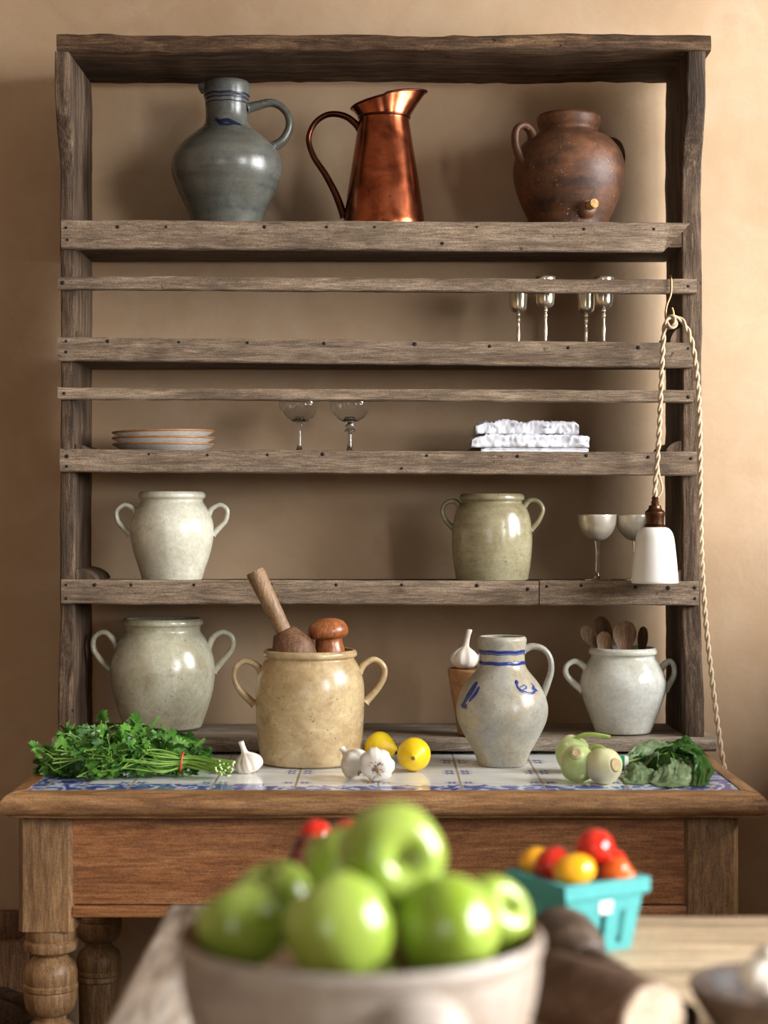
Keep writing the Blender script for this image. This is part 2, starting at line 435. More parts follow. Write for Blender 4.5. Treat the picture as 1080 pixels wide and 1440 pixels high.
M_calyx = plain('tomato calyx', rgb(70, 110, 44), .6)
M_tool = wood('dark grey old wood', rgb(58, 46, 38), rgb(88, 72, 60), rgb(116, 98, 84), 'X', .8, .45, .4, .3, .4, rgb(40, 30, 25))
M_block = wood('brown old wood', rgb(70, 48, 38), rgb(102, 76, 60), rgb(128, 98, 78), 'X', .8, .5, .4, .3, .4, rgb(44, 30, 25))
M_endgrain = wood('pale end grain', rgb(160, 138, 114), rgb(190, 170, 146), rgb(208, 190, 168), 'Y', .8, .6, .2, .2, .3)
M_wicker = wood('dark wicker', rgb(44, 32, 24), rgb(72, 54, 40), rgb(96, 74, 54), 'X', 2, .8, .5, .8, .2)
M_crate = wood('brown crate wood', rgb(84, 56, 34), rgb(116, 82, 52), rgb(140, 104, 68), 'Z', .8, .6, .4, .3, .3)
M_floor = wood('floor boards', rgb(84, 62, 44), rgb(118, 90, 66), rgb(140, 110, 84), 'X', .4, .6, .4, .3, .3)
M_ceil = plain('ceiling plaster', rgb(226, 218, 204), .95, .1, 0, .05, 3)
M_room = plain('room plaster', rgb(160, 134, 106), .95, .1, 0, .1, 3)
M_frame = plain('painted window frame', rgb(226, 222, 212), .5, .3, 0, .05, 20)

# ------------------------------------------------------------------ room shell
RX = 1.32; LX = -2.3; BY = -5.2; CZ = 2.75
bm = bmesh.new(); box(bm, LX-.1, RX+.15, 0, .12, 0, CZ); struct('wall_back', bm, M_wall)
bm = bmesh.new(); box(bm, LX-.1, LX, BY, 0, 0, CZ); struct('wall_left', bm, M_room)
FW = (-1.35, -.1, .95, 2.3)
bm = bmesh.new(); box(bm, LX-.1, FW[0], BY-.1, BY, 0, CZ); box(bm, FW[1], RX+.15, BY-.1, BY, 0, CZ); box(bm, FW[0], FW[1], BY-.1, BY, 0, FW[2]); box(bm, FW[0], FW[1], BY-.1, BY, FW[3], CZ); struct('wall_front', bm, M_room)
bm = bmesh.new()
for q in ((FW[0], FW[0]+.04, FW[2], FW[3]), (FW[1]-.04, FW[1], FW[2], FW[3]), (FW[0], FW[1], FW[2], FW[2]+.04), (FW[0], FW[1], FW[3]-.04, FW[3]), ((FW[0]+FW[1])/2-.015, (FW[0]+FW[1])/2+.015, FW[2], FW[3])):
    box(bm, q[0], q[1], BY-.07, BY-.03, q[2], q[3])
struct('window_3', bm, M_frame)
bm = bmesh.new(); box(bm, LX-.1, RX+.15, BY-.1, .12, -.1, 0); struct('floor', bm, M_floor)
bm = bmesh.new(); box(bm, LX-.1, RX+.15, BY-.1, .12, CZ, CZ+.1); struct('ceiling', bm, M_ceil)
WINS = [(-1.30, -.20, 1.22, 2.45), (-3.3, -2.0, .98, 2.4)]      # y0, y1, z0, z1 in the right wall
bm = bmesh.new()
ys = [BY] + sorted([v for w in WINS for v in w[:2]]) + [.0]
for a, b in zip(ys, ys[1:]):
    w = [q for q in WINS if abs(q[0]-a) < 1e-6]
    if w:
        box(bm, RX, RX+.15, a, b, 0, w[0][2]); box(bm, RX, RX+.15, a, b, w[0][3], CZ)
    else: box(bm, RX, RX+.15, a, b, 0, CZ)
struct('wall_right', bm, M_room)
for i, (a, b, c, d) in enumerate(WINS):
    bm = bmesh.new(); t = .04
    for q in ((a, a+t, c, d), (b-t, b, c, d), (a, b, c, c+t), (a, b, d-t, d), ((a+b)/2-.015, (a+b)/2+.015, c, d)):
        box(bm, RX+.08, RX+.12, q[0], q[1], q[2], q[3])
    struct('window_%d' % (i+1), bm, M_frame)

# ------------------------------------------------------------------ plate rack
rack = thing('plate_rack', 'tall weathered wooden open plate rack standing on the tiled table against the wall', 'plate rack', (0, -.15, .782))
# top board
bm = bmesh.new(); plank(bm, 'X', -.612, .612, -.309, YB, 2.092, 2.122, .005, .009, seed=1)
obj('top_board', bm, M_rack_dark, rack)
def stile(x0, x1, seed):
    bm = bmesh.new()
    def uf(a, u, v):
        # v is depth (front = low y); front edge profile: corbel at top, flare at foot
        fr = 0.0
        if a > 1.86:
            s = min(1, (a-1.86)/.15); fr = .05*(s*s*(3-2*s))
        if a < 1.06:
            s = min(1, (1.06-a)/.2); fr = .026*(s*s*(3-2*s))
        f = (YB-v)/(YB-YF)
        return u, v-fr*max(0, f)
    plank(bm, 'Z', .806, 2.092, x0, x1, YF, YB, .0022, .004, n=90, seed=seed, ufun=uf)
    return obj('upright', bm, M_rackZ, rack)
stile(-.615, -.587, 2); stile(.566, .603, 3)
# base board
bm = bmesh.new(); plank(bm, 'X', -.622, .622, -.305, YB, .781, .806, .0012, .008, seed=4)
obj('shelf', bm, M_base, rack)
# shelves: strip top/bottom px at left and right
SHELVES = [ (311, 351, 315, 356, 88, 968, 5), (475, 508, 483, 518, 83, 972, 6), (632, 664, 636, 669, 86, 978, 7), (815, 849, 817, 851, 88, 981, 8)]
SH = []; LIP = {}
def strip(px0, px1, t0, b0, t1, b1, thick, mat, name, seed, ends=None, wob=.0016):
    bm = bmesh.new()
    x0, x1 = PX(px0, DF), PX(px1, DF)
    zt0, zb0, zt1, zb1 = PZ(t0, DF), PZ(b0, DF), PZ(t1, DF), PZ(b1, DF)
    def uf(a, u, v):
        f = (a-PX(85, DF))/(PX(975, DF)-PX(85, DF))
        zt = zt0+(zt1-zt0)*f; zb = zb0+(zb1-zb0)*f
        return u, zb+(v)*(zt-zb)
    # v in 0..1 remapped; rounding expressed in that unit
    L = x1-x0; n = max(8, int(L/.012)); rings = []
    for i in range(n+1):
        a = x0+L*i/n; ring = []
        f = (a-PX(85, DF))/(PX(975, DF)-PX(85, DF))
        zt = zt0+(zt1-zt0)*f; zb = zb0+(zb1-zb0)*f
        yf, yb = YF-thick, YF+.001
        r = .0025
        for q, (yy, zz, sy, sv) in enumerate(((yb, zt, 1, 1), (yf+r, zt, 0, 1), (yf, zt-r, 0, 1), (yf, zb+r, 0, -1), (yf+r, zb, 0, -1), (yb, zb, 1, -1))):
            o = Vector((a*4, sv*5.0+seed*3.7, sy*2.0))
            w = wob*(noise.noise(o)+.7*noise.noise(o*5)+.5*noise.noise(o*17))
            wy = .0012*noise.noise(o*3+Vector((4,4,4))) if not sy else 0
            aa = a
            if ends: aa = min(aa, x1+ends(1, (zz-zb)/(zt-zb)))
            ring.append(bm.verts.new((aa, yy+wy, zz+w)))
        rings.append(ring)
    for A, B in zip(rings, rings[1:]):
        for q in range(6):
            j = (q+1) % 6
            bm.faces.new((A[q], A[j], B[j], B[q]))
    bm.faces.new(rings[0][::-1]); bm.faces.new(rings[-1])
    return obj(name, bm, mat, rack)
for i, (t0, b0, t1, b1, p0, p1, sd) in enumerate(SHELVES):
    zt = (PZ(t0, DF)+PZ(t1, DF))/2; zb = (PZ(b0, DF)+PZ(b1, DF))/2
    top = zt-(.012 if i == 0 else .005)
    SH.append(top+.0022)
    bm = bmesh.new(); plank(bm, 'X', -.5865, .5655, YF+.0015, YB, zb+(.008 if i == 0 else .0065), top, .0008, .002, seed=sd)
    obj('shelf', bm, M_rack, rack)
    if i == 0:
        LIP[i] = strip(p0, p1, t0, b0, t1, b1, .016, M_strip, 'shelf_lip', 11, ends=lambda e, v: -.052*(1-v)+.004*math.sin(v*9))
    elif i == 3:
        LIP[3] = strip(p0, 756.5, t0, b0, t1, b1, .016, M_strip, 'shelf_lip', 14)
        LIP[4] = strip(758, p1, t0, b0, t1, b1, .016, M_strip, 'shelf_lip', 15)
    else: LIP[i] = strip(p0, p1, t0, b0, t1, b1, .016, M_strip, 'shelf_lip', 12+i)
LIP[5] = strip(83, 978, 390, 408, 394, 414, .015, M_strip, 'plate_rail', 17)
LIP[6] = strip(83, 973, 546, 562, 550, 567, .015, M_strip, 'plate_rail', 18)
Z1, Z2, Z3, Z4 = SH; Z5 = .8085
# cleats lying on the shelf ends against the uprights
def cleat(x, side, z, w, h, seed):
    bm = bmesh.new(); n = 7
    rings = []
    for y in (YF+.004, YB-.02):
        ring = [bm.verts.new((x, y, z))]
        for k in range(n+1):
            a = PI/2*k/n
            ring.append(bm.verts.new((x+side*w*math.cos(a), y, z+h*math.sin(a)*(.75+.25*math.sin(a)))))
        rings.append(ring)
    m = n+2
    for q in range(m):
        j = (q+1) % m
        bm.faces.new((rings[0][q], rings[0][j], rings[1][j], rings[1][q]))
    bm.faces.new(rings[0][::-1]); bm.faces.new(rings[1])
    obj('cleat', bm, M_rackZ, rack, sharp=30)
for (z, w, h) in ((Z1, .022, .014), (Z2, .024, .022), (Z3, .026, .016), (Z4, .04, .024)):
    cleat(-.587, 1, z, w, h, 1)
for (z, w, h) in ((Z2, .022, .028), (Z3, .03, .022), (Z4, .018, .022)):
    cleat(.566, -1, z, w, h, 1)
NAILS = [(95,322),(97,339),(167,321),(235,321),(373,321),(460,321),(527,321),(622,344),(670,321),(820,324),(918,324),
 (95,481),(95,496),(153,481),(253,482),(349,483),(456,484),(583,485),(688,488),(798,490),(896,490),(966,491),
 (96,642),(96,656),(211,639),(293,640),(377,640),(454,639),(600,641),(727,642),(823,641),(910,643),(970,645),(565,659),
 (95,822),(95,841),(135,822),(186,822),(274,822),(382,822),(473,822),(565,822),(670,823),(741,828),(768,824),(816,823),(892,825),(938,826),(975,826),(975,841),
 (90,399),(966,404),(92,554),(966,559)]
for (px, py) in NAILS:
    p = W(px, py, DF)
    bm = bmesh.new()
    r = random.uniform(.0024, .0042)
    lathe(bm, [(r*1.0, 0), (r, .001), (r*.6, .002), (0, .0022)], 9, axis_matrix(Vector((p.x, YF-.0155 if py not in (399,404,554,559) else YF-.0145, p.z)), (0,-1,0)))
    q = 5 if py in (399, 404) else 6 if py in (554, 559) else 0 if py < 360 else 1 if py < 530 else 2 if py < 700 else 3 if px < 757 else 4
    obj('nail', bm, M_nail, LIP[q])

# ------------------------------------------------------------------ tiled table
table = thing('side_table', 'brown wooden table with turned legs and a white and blue tiled top', 'table', (0, -.41, 0))
YT0 = -.785; YT1 = -.03; XT = .62
# tile slab
def tile_mat_now(): return tile_material()
bm = bmesh.new(); box(bm, -X_TILE, X_TILE, Y_TILE0, YT1-.03, ZT-.02, ZT)
M_tile = tile_material()
tl = obj('tile_inset', bm, M_tile, table)
# the tile pattern is laid out in the table's own coordinates: shift the empty's offset
# (table origin y = -.41, so pattern constants are converted below)
def rail(along, a0, a1, c_in, c_out, sgn):
    """moulded wooden edge; cross-section from the tile (c_in) to the outer edge (c_out)"""
    prof = [(c_in, ZT-.022), (c_in, ZT+.0015)]
    w = c_out-c_in
    for f, dz in ((.35, .0015), (.62, -.001), (.82, -.005), (.95, -.012), (1.0, -.02), (.97, -.028), (.86, -.034), (.7, -.036), (.66, -.040)):
        prof.append((c_in+w*f, ZT+dz))
    prof.append((c_in, ZT-.040))
    n = 30; bm = bmesh.new(); rings = []
    for i in range(n+1):
        f = i/n; ring = []
        for (c, z) in prof:
            k = (c-c_in)/w if w else 0
            s0 = a0[0]+(a0[1]-a0[0])*k; s1 = a1[0]+(a1[1]-a1[0])*k
            a = s0+(s1-s0)*f
            wob = .0012*noise.noise(Vector((a*9, z*60, c*20)))
            ring.append(bm.verts.new((a, c, z+wob) if along == 'X' else (c, a, z+wob)))
        rings.append(ring)
    N = len(prof)
    for A, B in zip(rings, rings[1:]):
        for q in range(N):
            j = (q+1) % N
            bm.faces.new((A[q], A[j], B[j], B[q]))
    bm.faces.new(rings[0][::-1]); bm.faces.new(rings[-1])
    return bm
obj('edge_moulding', rail('X', (-X_TILE, -XT), (X_TILE, XT), Y_TILE0, YT0, -1), M_tab, table, sharp=50)
obj('edge_moulding', rail('X', (-X_TILE, -XT), (X_TILE, XT), YT1-.03, YT1, 1), M_tab, table, sharp=50)
obj('edge_moulding', rail('Y', (Y_TILE0, YT0), (YT1-.03, YT1), -X_TILE, -XT, -1), M_tabY, table, sharp=50)
obj('edge_moulding', rail('Y', (Y_TILE0, YT0), (YT1-.03, YT1), X_TILE, XT, 1), M_tabY, table, sharp=50)
# aprons
ZA0 = .565
YL = -.735            # front face of front legs  (D ~ 3.02)
for (y0, y1) in ((YL+.006, YL+.03), (-.11, -.09)):
    bm = bmesh.new(); box(bm, -.512, .498, y0, y1, ZA0+.022, ZT-.038); ap = obj('apron', bm, M_apron, table)
    bm = bmesh.new(); box(bm, -.512, .498, y0-.004, y1, ZA0, ZA0+.0195); bevel(bm, .004); obj('apron_bead', bm, M_apron, ap)
for x in (-.56, .54):
    bm = bmesh.new(); box(bm, x-.012, x+.012, YL+.05, -.15, ZA0, ZT-.038); obj('apron', bm, M_tabY, table)
def leg(cx, cy, h):
    bm = bmesh.new()
    zb = .542
    # square block with chamfered corners
    w = h
    ring0 = []
    ch = .008
    sq = [(w-ch, -w), (w, -w+ch), (w, w-ch), (w-ch, w), (-w+ch, w), (-w, w-ch), (-w, -w+ch), (-w+ch, -w)]
    lo = [bm.verts.new((cx+x, cy+y, zb)) for x, y in sq]; hi = [bm.verts.new((cx+x, cy+y, ZT-.038)) for x, y in sq]
    for q in range(8):
        j = (q+1) % 8; bm.faces.new((lo[q], lo[j], hi[j], hi[q]))
    bm.faces.new(lo[::-1]); bm.faces.new(hi)
    R = h*.97
    prof = [(R*.9, .543), (R*.93, .538), (R*.93, .524), (R*.9, .521), (R*1.0, .517), (R*1.02, .511), (R*.98, .504), (R*.86, .5), (R*.66, .498), (R*.6, .494),
            (R*.72, .488), (R*.92, .480), (R*1.0, .468), (R*1.0, .452), (R*.98, .449), (R*1.03, .446), (R*1.03, .440), (R*.98, .437), (R*1.0, .434), (R*.99, .42), (R*.92, .407), (R*.78, .399),
            (R*.6, .395), (R*.58, .388), (R*.68, .384), (R*.88, .376), (R*.98, .362), (R*.98, .346), (R*.95, .343), (R*1.0, .340), (R*1.0, .335), (R*.95, .332), (R*.99, .329), (R*.99, .323), (R*.92, .320),
            (R*.9, .31), (R*.82, .16), (R*.7, .15), (R*.85, .14), (R*.9, .12), (R*.7, .1), (R*.6, .05), (R*.55, 0)]
    lathe(bm, prof[::-1], 40, Matrix.Translation((cx, cy, 0)))
    obj('leg', bm, M_tabZ, table, sharp=35)
H = .0455
leg(PX(66, 3.02)-.002, YL+H, H); leg(PX(1000, 3.02), YL+H, H)
leg(PX(66, 3.02)-.002, -.17, H); leg(PX(1000, 3.02), -.17, H)

# ------------------------------------------------------------------ vessels
def vessel_profile(prof, cx, D, zbase, thick=.006, depth=.75, n=5):
    """prof: (half width px, y px) top -> bottom. returns (r,z) list bottom -> top -> inside, plus radius function"""
    s = D/F
    pts = catmull([(h*s, PZ(y, D)) for h, y in prof], n)
    pts[-1] = (pts[-1][0], zbase)
    pts = [(r, max(z, zbase)) for r, z in pts]
    outer = pts[::-1]
    out = [(0, zbase+.001), (outer[0][0]*.9, zbase+.0005)] + [(outer[0][0]*.985, zbase)] + [(r, max(z, zbase+.002)) for r, z in outer[1:]]
    top = outer[-1]
    rim = [(top[0]-thick*.15, top[1]+thick*.25), (top[0]-thick*.5, top[1]+thick*.4), (top[0]-thick*.85, top[1]+thick*.25)]
    ztop = top[1]; h = ztop-zbase
    inner = []
    for r, z in pts:
        if z < ztop-.001 and z > zbase+h*(1-depth): inner.append((max(.004, r-thick), z))
    zl = inner[-1][1]
    inner += [(inner[-1][0]*.6, zl-.004), (0, zl-.005)]
    def rad(z):
        best = outer[0][0]
        for (r0, z0), (r1, z1) in zip(outer, outer[1:]):
            if min(z0, z1) <= z <= max(z0, z1) and abs(z1-z0) > 1e-9:
                return r0+(r1-r0)*(z-z0)/(z1-z0)
        return best
    return out+rim+inner, rad
def handle_px(bm, pts, cx, D, rad_px, rot=0.0, sq=1.4, n=8, taper=None):
    """pts in px, in the plane through the vessel's axis parallel to the image; rotated about the axis by rot"""
    s = D/F; x0 = PX(cx, D); y0 = D+CAMY
    P3 = []
    for (px, py) in catmull(pts, n):
        r = (px-cx)*s
        P3.append(Vector((x0+r*math.cos(rot), y0+r*math.sin(rot), PZ(py, D))))
    m = len(P3)
    rr = [rad_px*s*(1.18-.35*math.sin(PI*i/(m-1)))*(1.25 if i in (0, m-1) else 1) for i in range(m)]
    side = Vector((-math.sin(rot), math.cos(rot), 0))
    tube(bm, P3, rr, 12, sq, side)
def vessel(name, label, cat, cx, D, zbase, prof, mat, handles=(), hr=5, rot=0.0, group=None, thick=.006, sq=1.4, rfun=None):
    t = thing(name, label, cat, (PX(cx, D), D+CAMY, zbase), group)
    pr, rad = vessel_profile(prof, cx, D, zbase, thick)
    bm = bmesh.new()
    lathe(bm, pr, 72, Matrix.Translation((PX(cx, D), D+CAMY, 0)), rfun)
    obj('body', bm, mat, t, sharp=60)
    for h in handles:
        bm = bmesh.new(); handle_px(bm, h, cx, D, hr, rot, sq)
        obj('handle', bm, mat, t, sharp=60)
    return t, rad
def stroke(bm, pts, cx, D, rad, width):
    """ribbon painted on a lathe surface; pts (angle from facing-camera, + = right; z)"""
    x0 = PX(cx, D); y0 = D+CAMY
    P = catmull(pts, 6)
    rows = []
    for i, (a, z) in enumerate(P):
        a2, z2 = P[min(i+1, len(P)-1)]; a1, z1 = P[max(i-1, 0)]
        r = rad(z); dx = (a2-a1)*r; dz = z2-z1; L = math.hypot(dx, dz) or 1
        nx, nz = -dz/L, dx/L
        w = width*(math.sin(PI*min(max(i/(len(P)-1), .12), .88))*.6+.5) if len(P) < 80 else width
        row = []
        for k in (-1, -.33, .33, 1):
            aa = a+k*w*nx/r; zz = z+k*w*nz
            rr = rad(zz)+(.0007 if abs(k) < .9 else .0002)
            row.append(Vector((x0+rr*math.sin(aa), y0-rr*math.cos(aa), zz)))
        rows.append(row)
    sheet(bm, rows)
def ring_band(bm, z, w, cx, D, rad, amp=.0006):
    stroke(bm, [(-PI+2*PI*i/24, z+amp*math.sin(i*2.1)) for i in range(25)], cx, D, rad, w)

# 1 grey jug
D = 3.60
t, rad = vessel('stoneware_jug', 'dark grey salt glazed jug with narrow neck on top shelf', 'jug', 319, D, Z1,
    [(31,117),(32.5,121),(32,136),(30.5,140),(30,150),(29.5,166),(33,178),(45,188),(62,202),(73,216),(77.5,230),(76.5,247),(69,268),(59,288),(52,305),(48,320),(47,335)], M_grey,
    [[(348,152),(362,148),(384,144),(402,156),(407,176),(398,196),(384,206)]], 6.5, .06)
bm = bmesh.new()
for y, w in ((136, .0022), (141, .0016), (147, .0012)): ring_band(bm, PZ(y, D), w, 319, D, rad)
z0 = PZ(177, D)
stroke(bm, [(-.45, z0+.006), (-.2, z0), (.1, z0+.002), (.45, z0-.004), (.65, z0-.006)], 319, D, rad, .004)
stroke(bm, [(-.35, z0+.004), (-.15, z0-.006), (.15, z0-.008), (.4, z0-.004)], 319, D, rad, .003)
obj('blue_decoration', bm, M_cobalt_dark, t, label='dark blue painted bands and motif')
bm = bmesh.new()   # pinched pouring lip
lathe(bm, [(0, 0), (.011, .002), (.013, .012), (.012, .02), (.0, .021)], 20, axis_matrix(W(291, 131, D), (-.35,-.1,1)))
obj('spout', bm, M_grey, t, sharp=60)

# 2 copper jug
D = 3.59; cx = 540; s = D/F
t = thing('copper_jug', 'tall conical copper jug with flared spout and looped handle on top shelf', 'jug', (PX(cx, D), D+CAMY, Z1))
o0 = Vector((PX(cx, D), D+CAMY, 0))
zc = PZ(166, D)
bm = bmesh.new()
lathe(bm, [(0, Z1+.001), (59*s, Z1), (60*s, Z1+.004), (57*s, PZ(312, D)), (49*s, PZ(255, D)), (41*s, PZ(205, D)), (35.5*s, PZ(170, D)), (35.8*s, zc), (35*s, zc), (34*s, PZ(172, D)), (50*s, PZ(280, D)), (0, PZ(282, D))], 64, Matrix.Translation(o0))
obj('body', bm, M_copper, t, sharp=35)
bm = bmesh.new()
n = 64; m = 8; rows_o = []; rows_i = []
for k in range(m+1):
    f = k/m; ro = []; ri = []
    for i in range(n+1):
        a = 2*PI*i/n; c, sn = math.cos(a), math.sin(a)
        # rim outline: drawn out to a beak on +x
        beak = max(0, c)**3
        ex = (44 + 16*beak)*s if c > 0 else 46*s
        ey = 40*s
        rx = 35.5*s + (ex-35.5*s)*(f**1.2); ry = 35.5*s+(ey-35.5*s)*(f**1.2)
        ztop = PZ(150 - 22*(.5+.5*c) + (2 if c < 0 else 0), D)
        z = zc + (ztop-zc)*f - .0015
        ro.append(Vector((o0.x+rx*c, o0.y+ry*sn, z))); ri.append(Vector((o0.x+(rx-.0022)*c, o0.y+(ry-.0022)*sn, z+.0005)))
    rows_o.append(ro); rows_i.append(ri)
sheet(bm, rows_o + rows_i[::-1])
co = obj('spout_collar', bm, M_copper, t, sharp=60)
bm = bmesh.new()
tube(bm, [Vector(p)+Vector((0,0,0)) for p in rows_o[-1]], .0022, 8)
obj('rim', bm, M_copper_dark, co, sharp=60)
bm = bmesh.new()
handle_px(bm, [(508,186),(500,174),(484,163),(462,161),(443,173),(434,195),(441,220),(458,246),(473,275),(484,305)], cx, D, 4.8, .0, 1.3)
obj('handle', bm, M_copper_dark, t, sharp=60)
bm = bmesh.new(); lathe(bm, [(35.5*s, zc-.003), (37*s, zc-.001), (37*s, zc+.002), (35.5*s, zc+.003)], 64, Matrix.Translation(o0), cap0=False, cap1=False)
obj('solder_seam', bm, M_copper_dark, co)

# 3 brown pot
D = 3.58
t, rad = vessel('earthenware_pot', 'squat dark brown earthenware pot with cork bung on top shelf', 'pot', 800, D, Z1,
    [(43,164),(45.5,167),(44,176),(41,184),(44,189),(57,196),(70,210),(76.5,226),(78.5,245),(75,266),(67,288),(59,305),(54,318),(52,335)], M_brown,
    [[(742,204),(738,190),(726,183),(715,190),(713,208),(720,226),(730,240)], [(856,202),(868,192),(882,196),(888,212),(884,228),(874,240)]], 5.5, .45)
bm = bmesh.new()
dirv = Vector((.36, -1, .12)).normalized()
pb = Vector((PX(800, D), D+CAMY, PZ(301, D))); rb = rad(pb.z)
base = pb + Vector((dirv.x, dirv.y, 0)).normalized()*(rb-.006)
lathe(bm, [(.021, 0), (.018, .008), (.014, .013), (.0105, .014)], 20, axis_matrix(base, dirv))
bo = obj('bung_boss', bm, M_brown, t)
bm = bmesh.new(); lathe(bm, [(.008, .012), (.0095, .032), (.0085, .034), (0, .0345)], 18, axis_matrix(base, dirv))
obj('cork_bung', bm, M_cork, bo)

# shared shape of two-handled pots
POTG = 'two-handled stoneware pots'
def pot_rim(h, y, out=2.5): return [(h-1.5, y), (h, y+2), (h, y+6.5), (h-3, y+9)]
# 4 pale pot on the fourth shelf
D = 3.58
vessel('stoneware_pot', 'pale cream two-handled stoneware pot on the fourth shelf at left', 'pot', 242, D, Z4,
    pot_rim(46.5, 693)+[(43.5,706),(50,716),(56,729),(58.5,743),(57.5,760),(53,780),(46.5,800),(42,815),(41,822)], M_cream,
    [[(192,728),(188,716),(176,710),(165,718),(166,732),(174,742),(184,752)], [(292,728),(297,716),(309,710),(319,717),(317,732),(308,742),(299,752)]], 4.0, .05, POTG)
# 5 olive pot
vessel('stoneware_pot', 'olive green two-handled stoneware pot near the silver cups on fourth shelf', 'pot', 692, D, Z4,
    pot_rim(45.5, 696)+[(43,708),(49,715),(53.5,728),(56,745),(56.5,762),(55.5,780),(53.5,798),(51,812),(49,822)], M_olive,
    [[(648,714),(640,705),(628,707),(622,718),(627,732),(640,745)], [(736,714),(744,704),(756,705),(763,716),(757,732),(746,745)]], 3.8, -.08, POTG)
# 6 big pot at left on base shelf
D = 3.60
vessel('stoneware_pot', 'large greenish cream two-handled stoneware pot behind the parsley', 'pot', 229, D, Z5,
    pot_rim(56.5, 871)+[(53,888),(60,898),(68,914),(73,935),(73,950),(70,972),(64,994),(57,1014),(52,1028),(51,1034)], M_cream2,
    [[(166,920),(161,902),(148,889),(134,895),(132,912),(142,928),(156,942)], [(292,912),(299,897),(312,889),(326,896),(326,912),(314,928),(300,944)]], 4.6, .04, POTG)
# 7 right pot holding spoons
D7 = 3.535
t7, rad7 = vessel('stoneware_pot', 'small white two-handled stoneware pot holding wooden spoons', 'pot', 876, D7, Z5,
    pot_rim(48, 912)+[(45.5,925),(50,932),(57,946),(60.5,960),(58.5,975),(53,992),(46,1010),(40,1026),(38,1036)], M_white_pot,
    [[(826,950),(822,938),(809,930),(797,936),(796,948),(806,960),(819,970)], [(926,950),(932,937),(942,930),(948,937),(948,950),(942,961),(935,972)]], 4.8, .02, POTG)
# 8 sandy crock on the table
D8 = 3.345
t8, rad8 = vessel('stoneware_crock', 'sand coloured two-handled crock holding wooden tools on the tiled table', 'crock', 436, D8, ZT+.001,
    pot_rim(66, 915)+[(62,926),(66,932),(72,945),(75.5,960),(76.5,980),(75.5,1010),(73.5,1040),(70,1062),(67.5,1074),(66.5,1079)], M_sand,
    [[(368,948),(362,936),(347,929),(333,936),(330,952),(338,970),(358,990)], [(505,946),(512,935),(526,928),(539,936),(541,950),(532,968),(514,988)]], 4.8, .08)
# 9 blue decorated jug
D9 = 3.315
t9, rad9 = vessel('stoneware_jug', 'grey beige jug painted with blue bands, standing on the tiled table', 'jug', 706, D9, ZT+.001,
    [(33,896),(34.5,899),(34,906),(32.5,914),(32,922),(32.5,932),(35,940),(42,949),(51,960),(58.5,973),(63.5,988),(64.5,1000),(62,1014),(55,1030),(46.5,1045),(39.5,1058),(35.5,1068),(33.5,1075),(33.5,1081)], M_bluejug,
    [[(736,914),(748,909),(763,912),(773,924),(775,942),(770,960),(762,980)]], 4.8, -.04, thick=.005)
bm = bmesh.new()
ring_band(bm, PZ(915, D9), .0029, 706, D9, rad9); ring_band(bm, PZ(931, D9), .0031, 706, D9, rad9); ring_band(bm, PZ(918.5, D9), .0008, 706, D9, rad9)
def zz(y): return PZ(y, D9)
def ang(px, y): return math.asin(max(-.98, min(.98, (px-706)*D9/F/rad9(zz(y)))))
for pts, w in (([(723,955),(724,961),(730,967),(738,970),(746,971)], .0017), ([(724,953),(722,958)], .0022), ([(744,958),(748,962),(746,966),(751,967),(753,969)], .0018), ([(728,962),(734,960),(737,963),(731,966)], .0010), ([(745,971),(750,968)], .0014),
               ([(669,956),(664,964),(657,975),(651,986)], .0042), ([(672,962),(666,972),(658,982)], .0024), ([(648,988),(655,990)], .003)):
    stroke(bm, [(ang(px, y), zz(y)) for px, y in pts], 706, D9, rad9, w*1.45)
obj('blue_decoration', bm, M_cobalt, t9, label='cobalt blue painted bands and scroll motifs')

# 10 rough brown tapered pot behind the jug
D10 = 3.50
t10, rad10 = vessel('tapered_pot', 'rough brown tapered beaker standing behind the blue painted jug', 'pot', 668, D10, Z5,
    [(38,941),(38.5,944),(37,952),(34,972),(30,995),(26,1018),(24,1036)], M_terra, [], thick=.005)

# ------------------------------------------------------------------ garlic
def garlic_mesh(bm, mat, r, tall=1.0, stem=1.0, bend=(0,0), cloves=7, ph=0.0):
    prof = []
    P = catmull([(0,.04*r),(.45*r,0),(.86*r,.22*r),(1.0*r,.55*r),(.93*r,.92*r),(.66*r,1.22*r),(.36*r,1.42*r),(.22*r,1.6*r),(.18*r,1.6*r+.45*r*stem),(.2*r,1.6*r+.8*r*stem),(.1*r,1.6*r+.86*r*stem),(0,1.6*r+.84*r*stem)], 4)
    P = [(max(0, a), b*tall) for a, b in P]; P[0] = (0, P[0][1]); P[-1] = (0, P[-1][1])
    def rf(a, t):
        k = math.sin(min(1, t*1.25)*PI) if t < .8 else .15
        return 1-.11*k*abs(math.cos(cloves*.5*(a+ph)))**5 + .05*k*math.sin(2*a+ph)+.02*k*math.sin(17*a)
    n0 = len(bm.verts)
    lathe(bm, P, 56, Matrix(), rf)
    vs = list(bm.verts)[n0:]
    for v in vs:
        h = max(0, v.co.z-1.1*r)
        v.co.x += bend[0]*h*h/r; v.co.y += bend[1]*h*h/r
        v.co = mat @ v.co
GG = 'garlic bulbs on the tiled table'
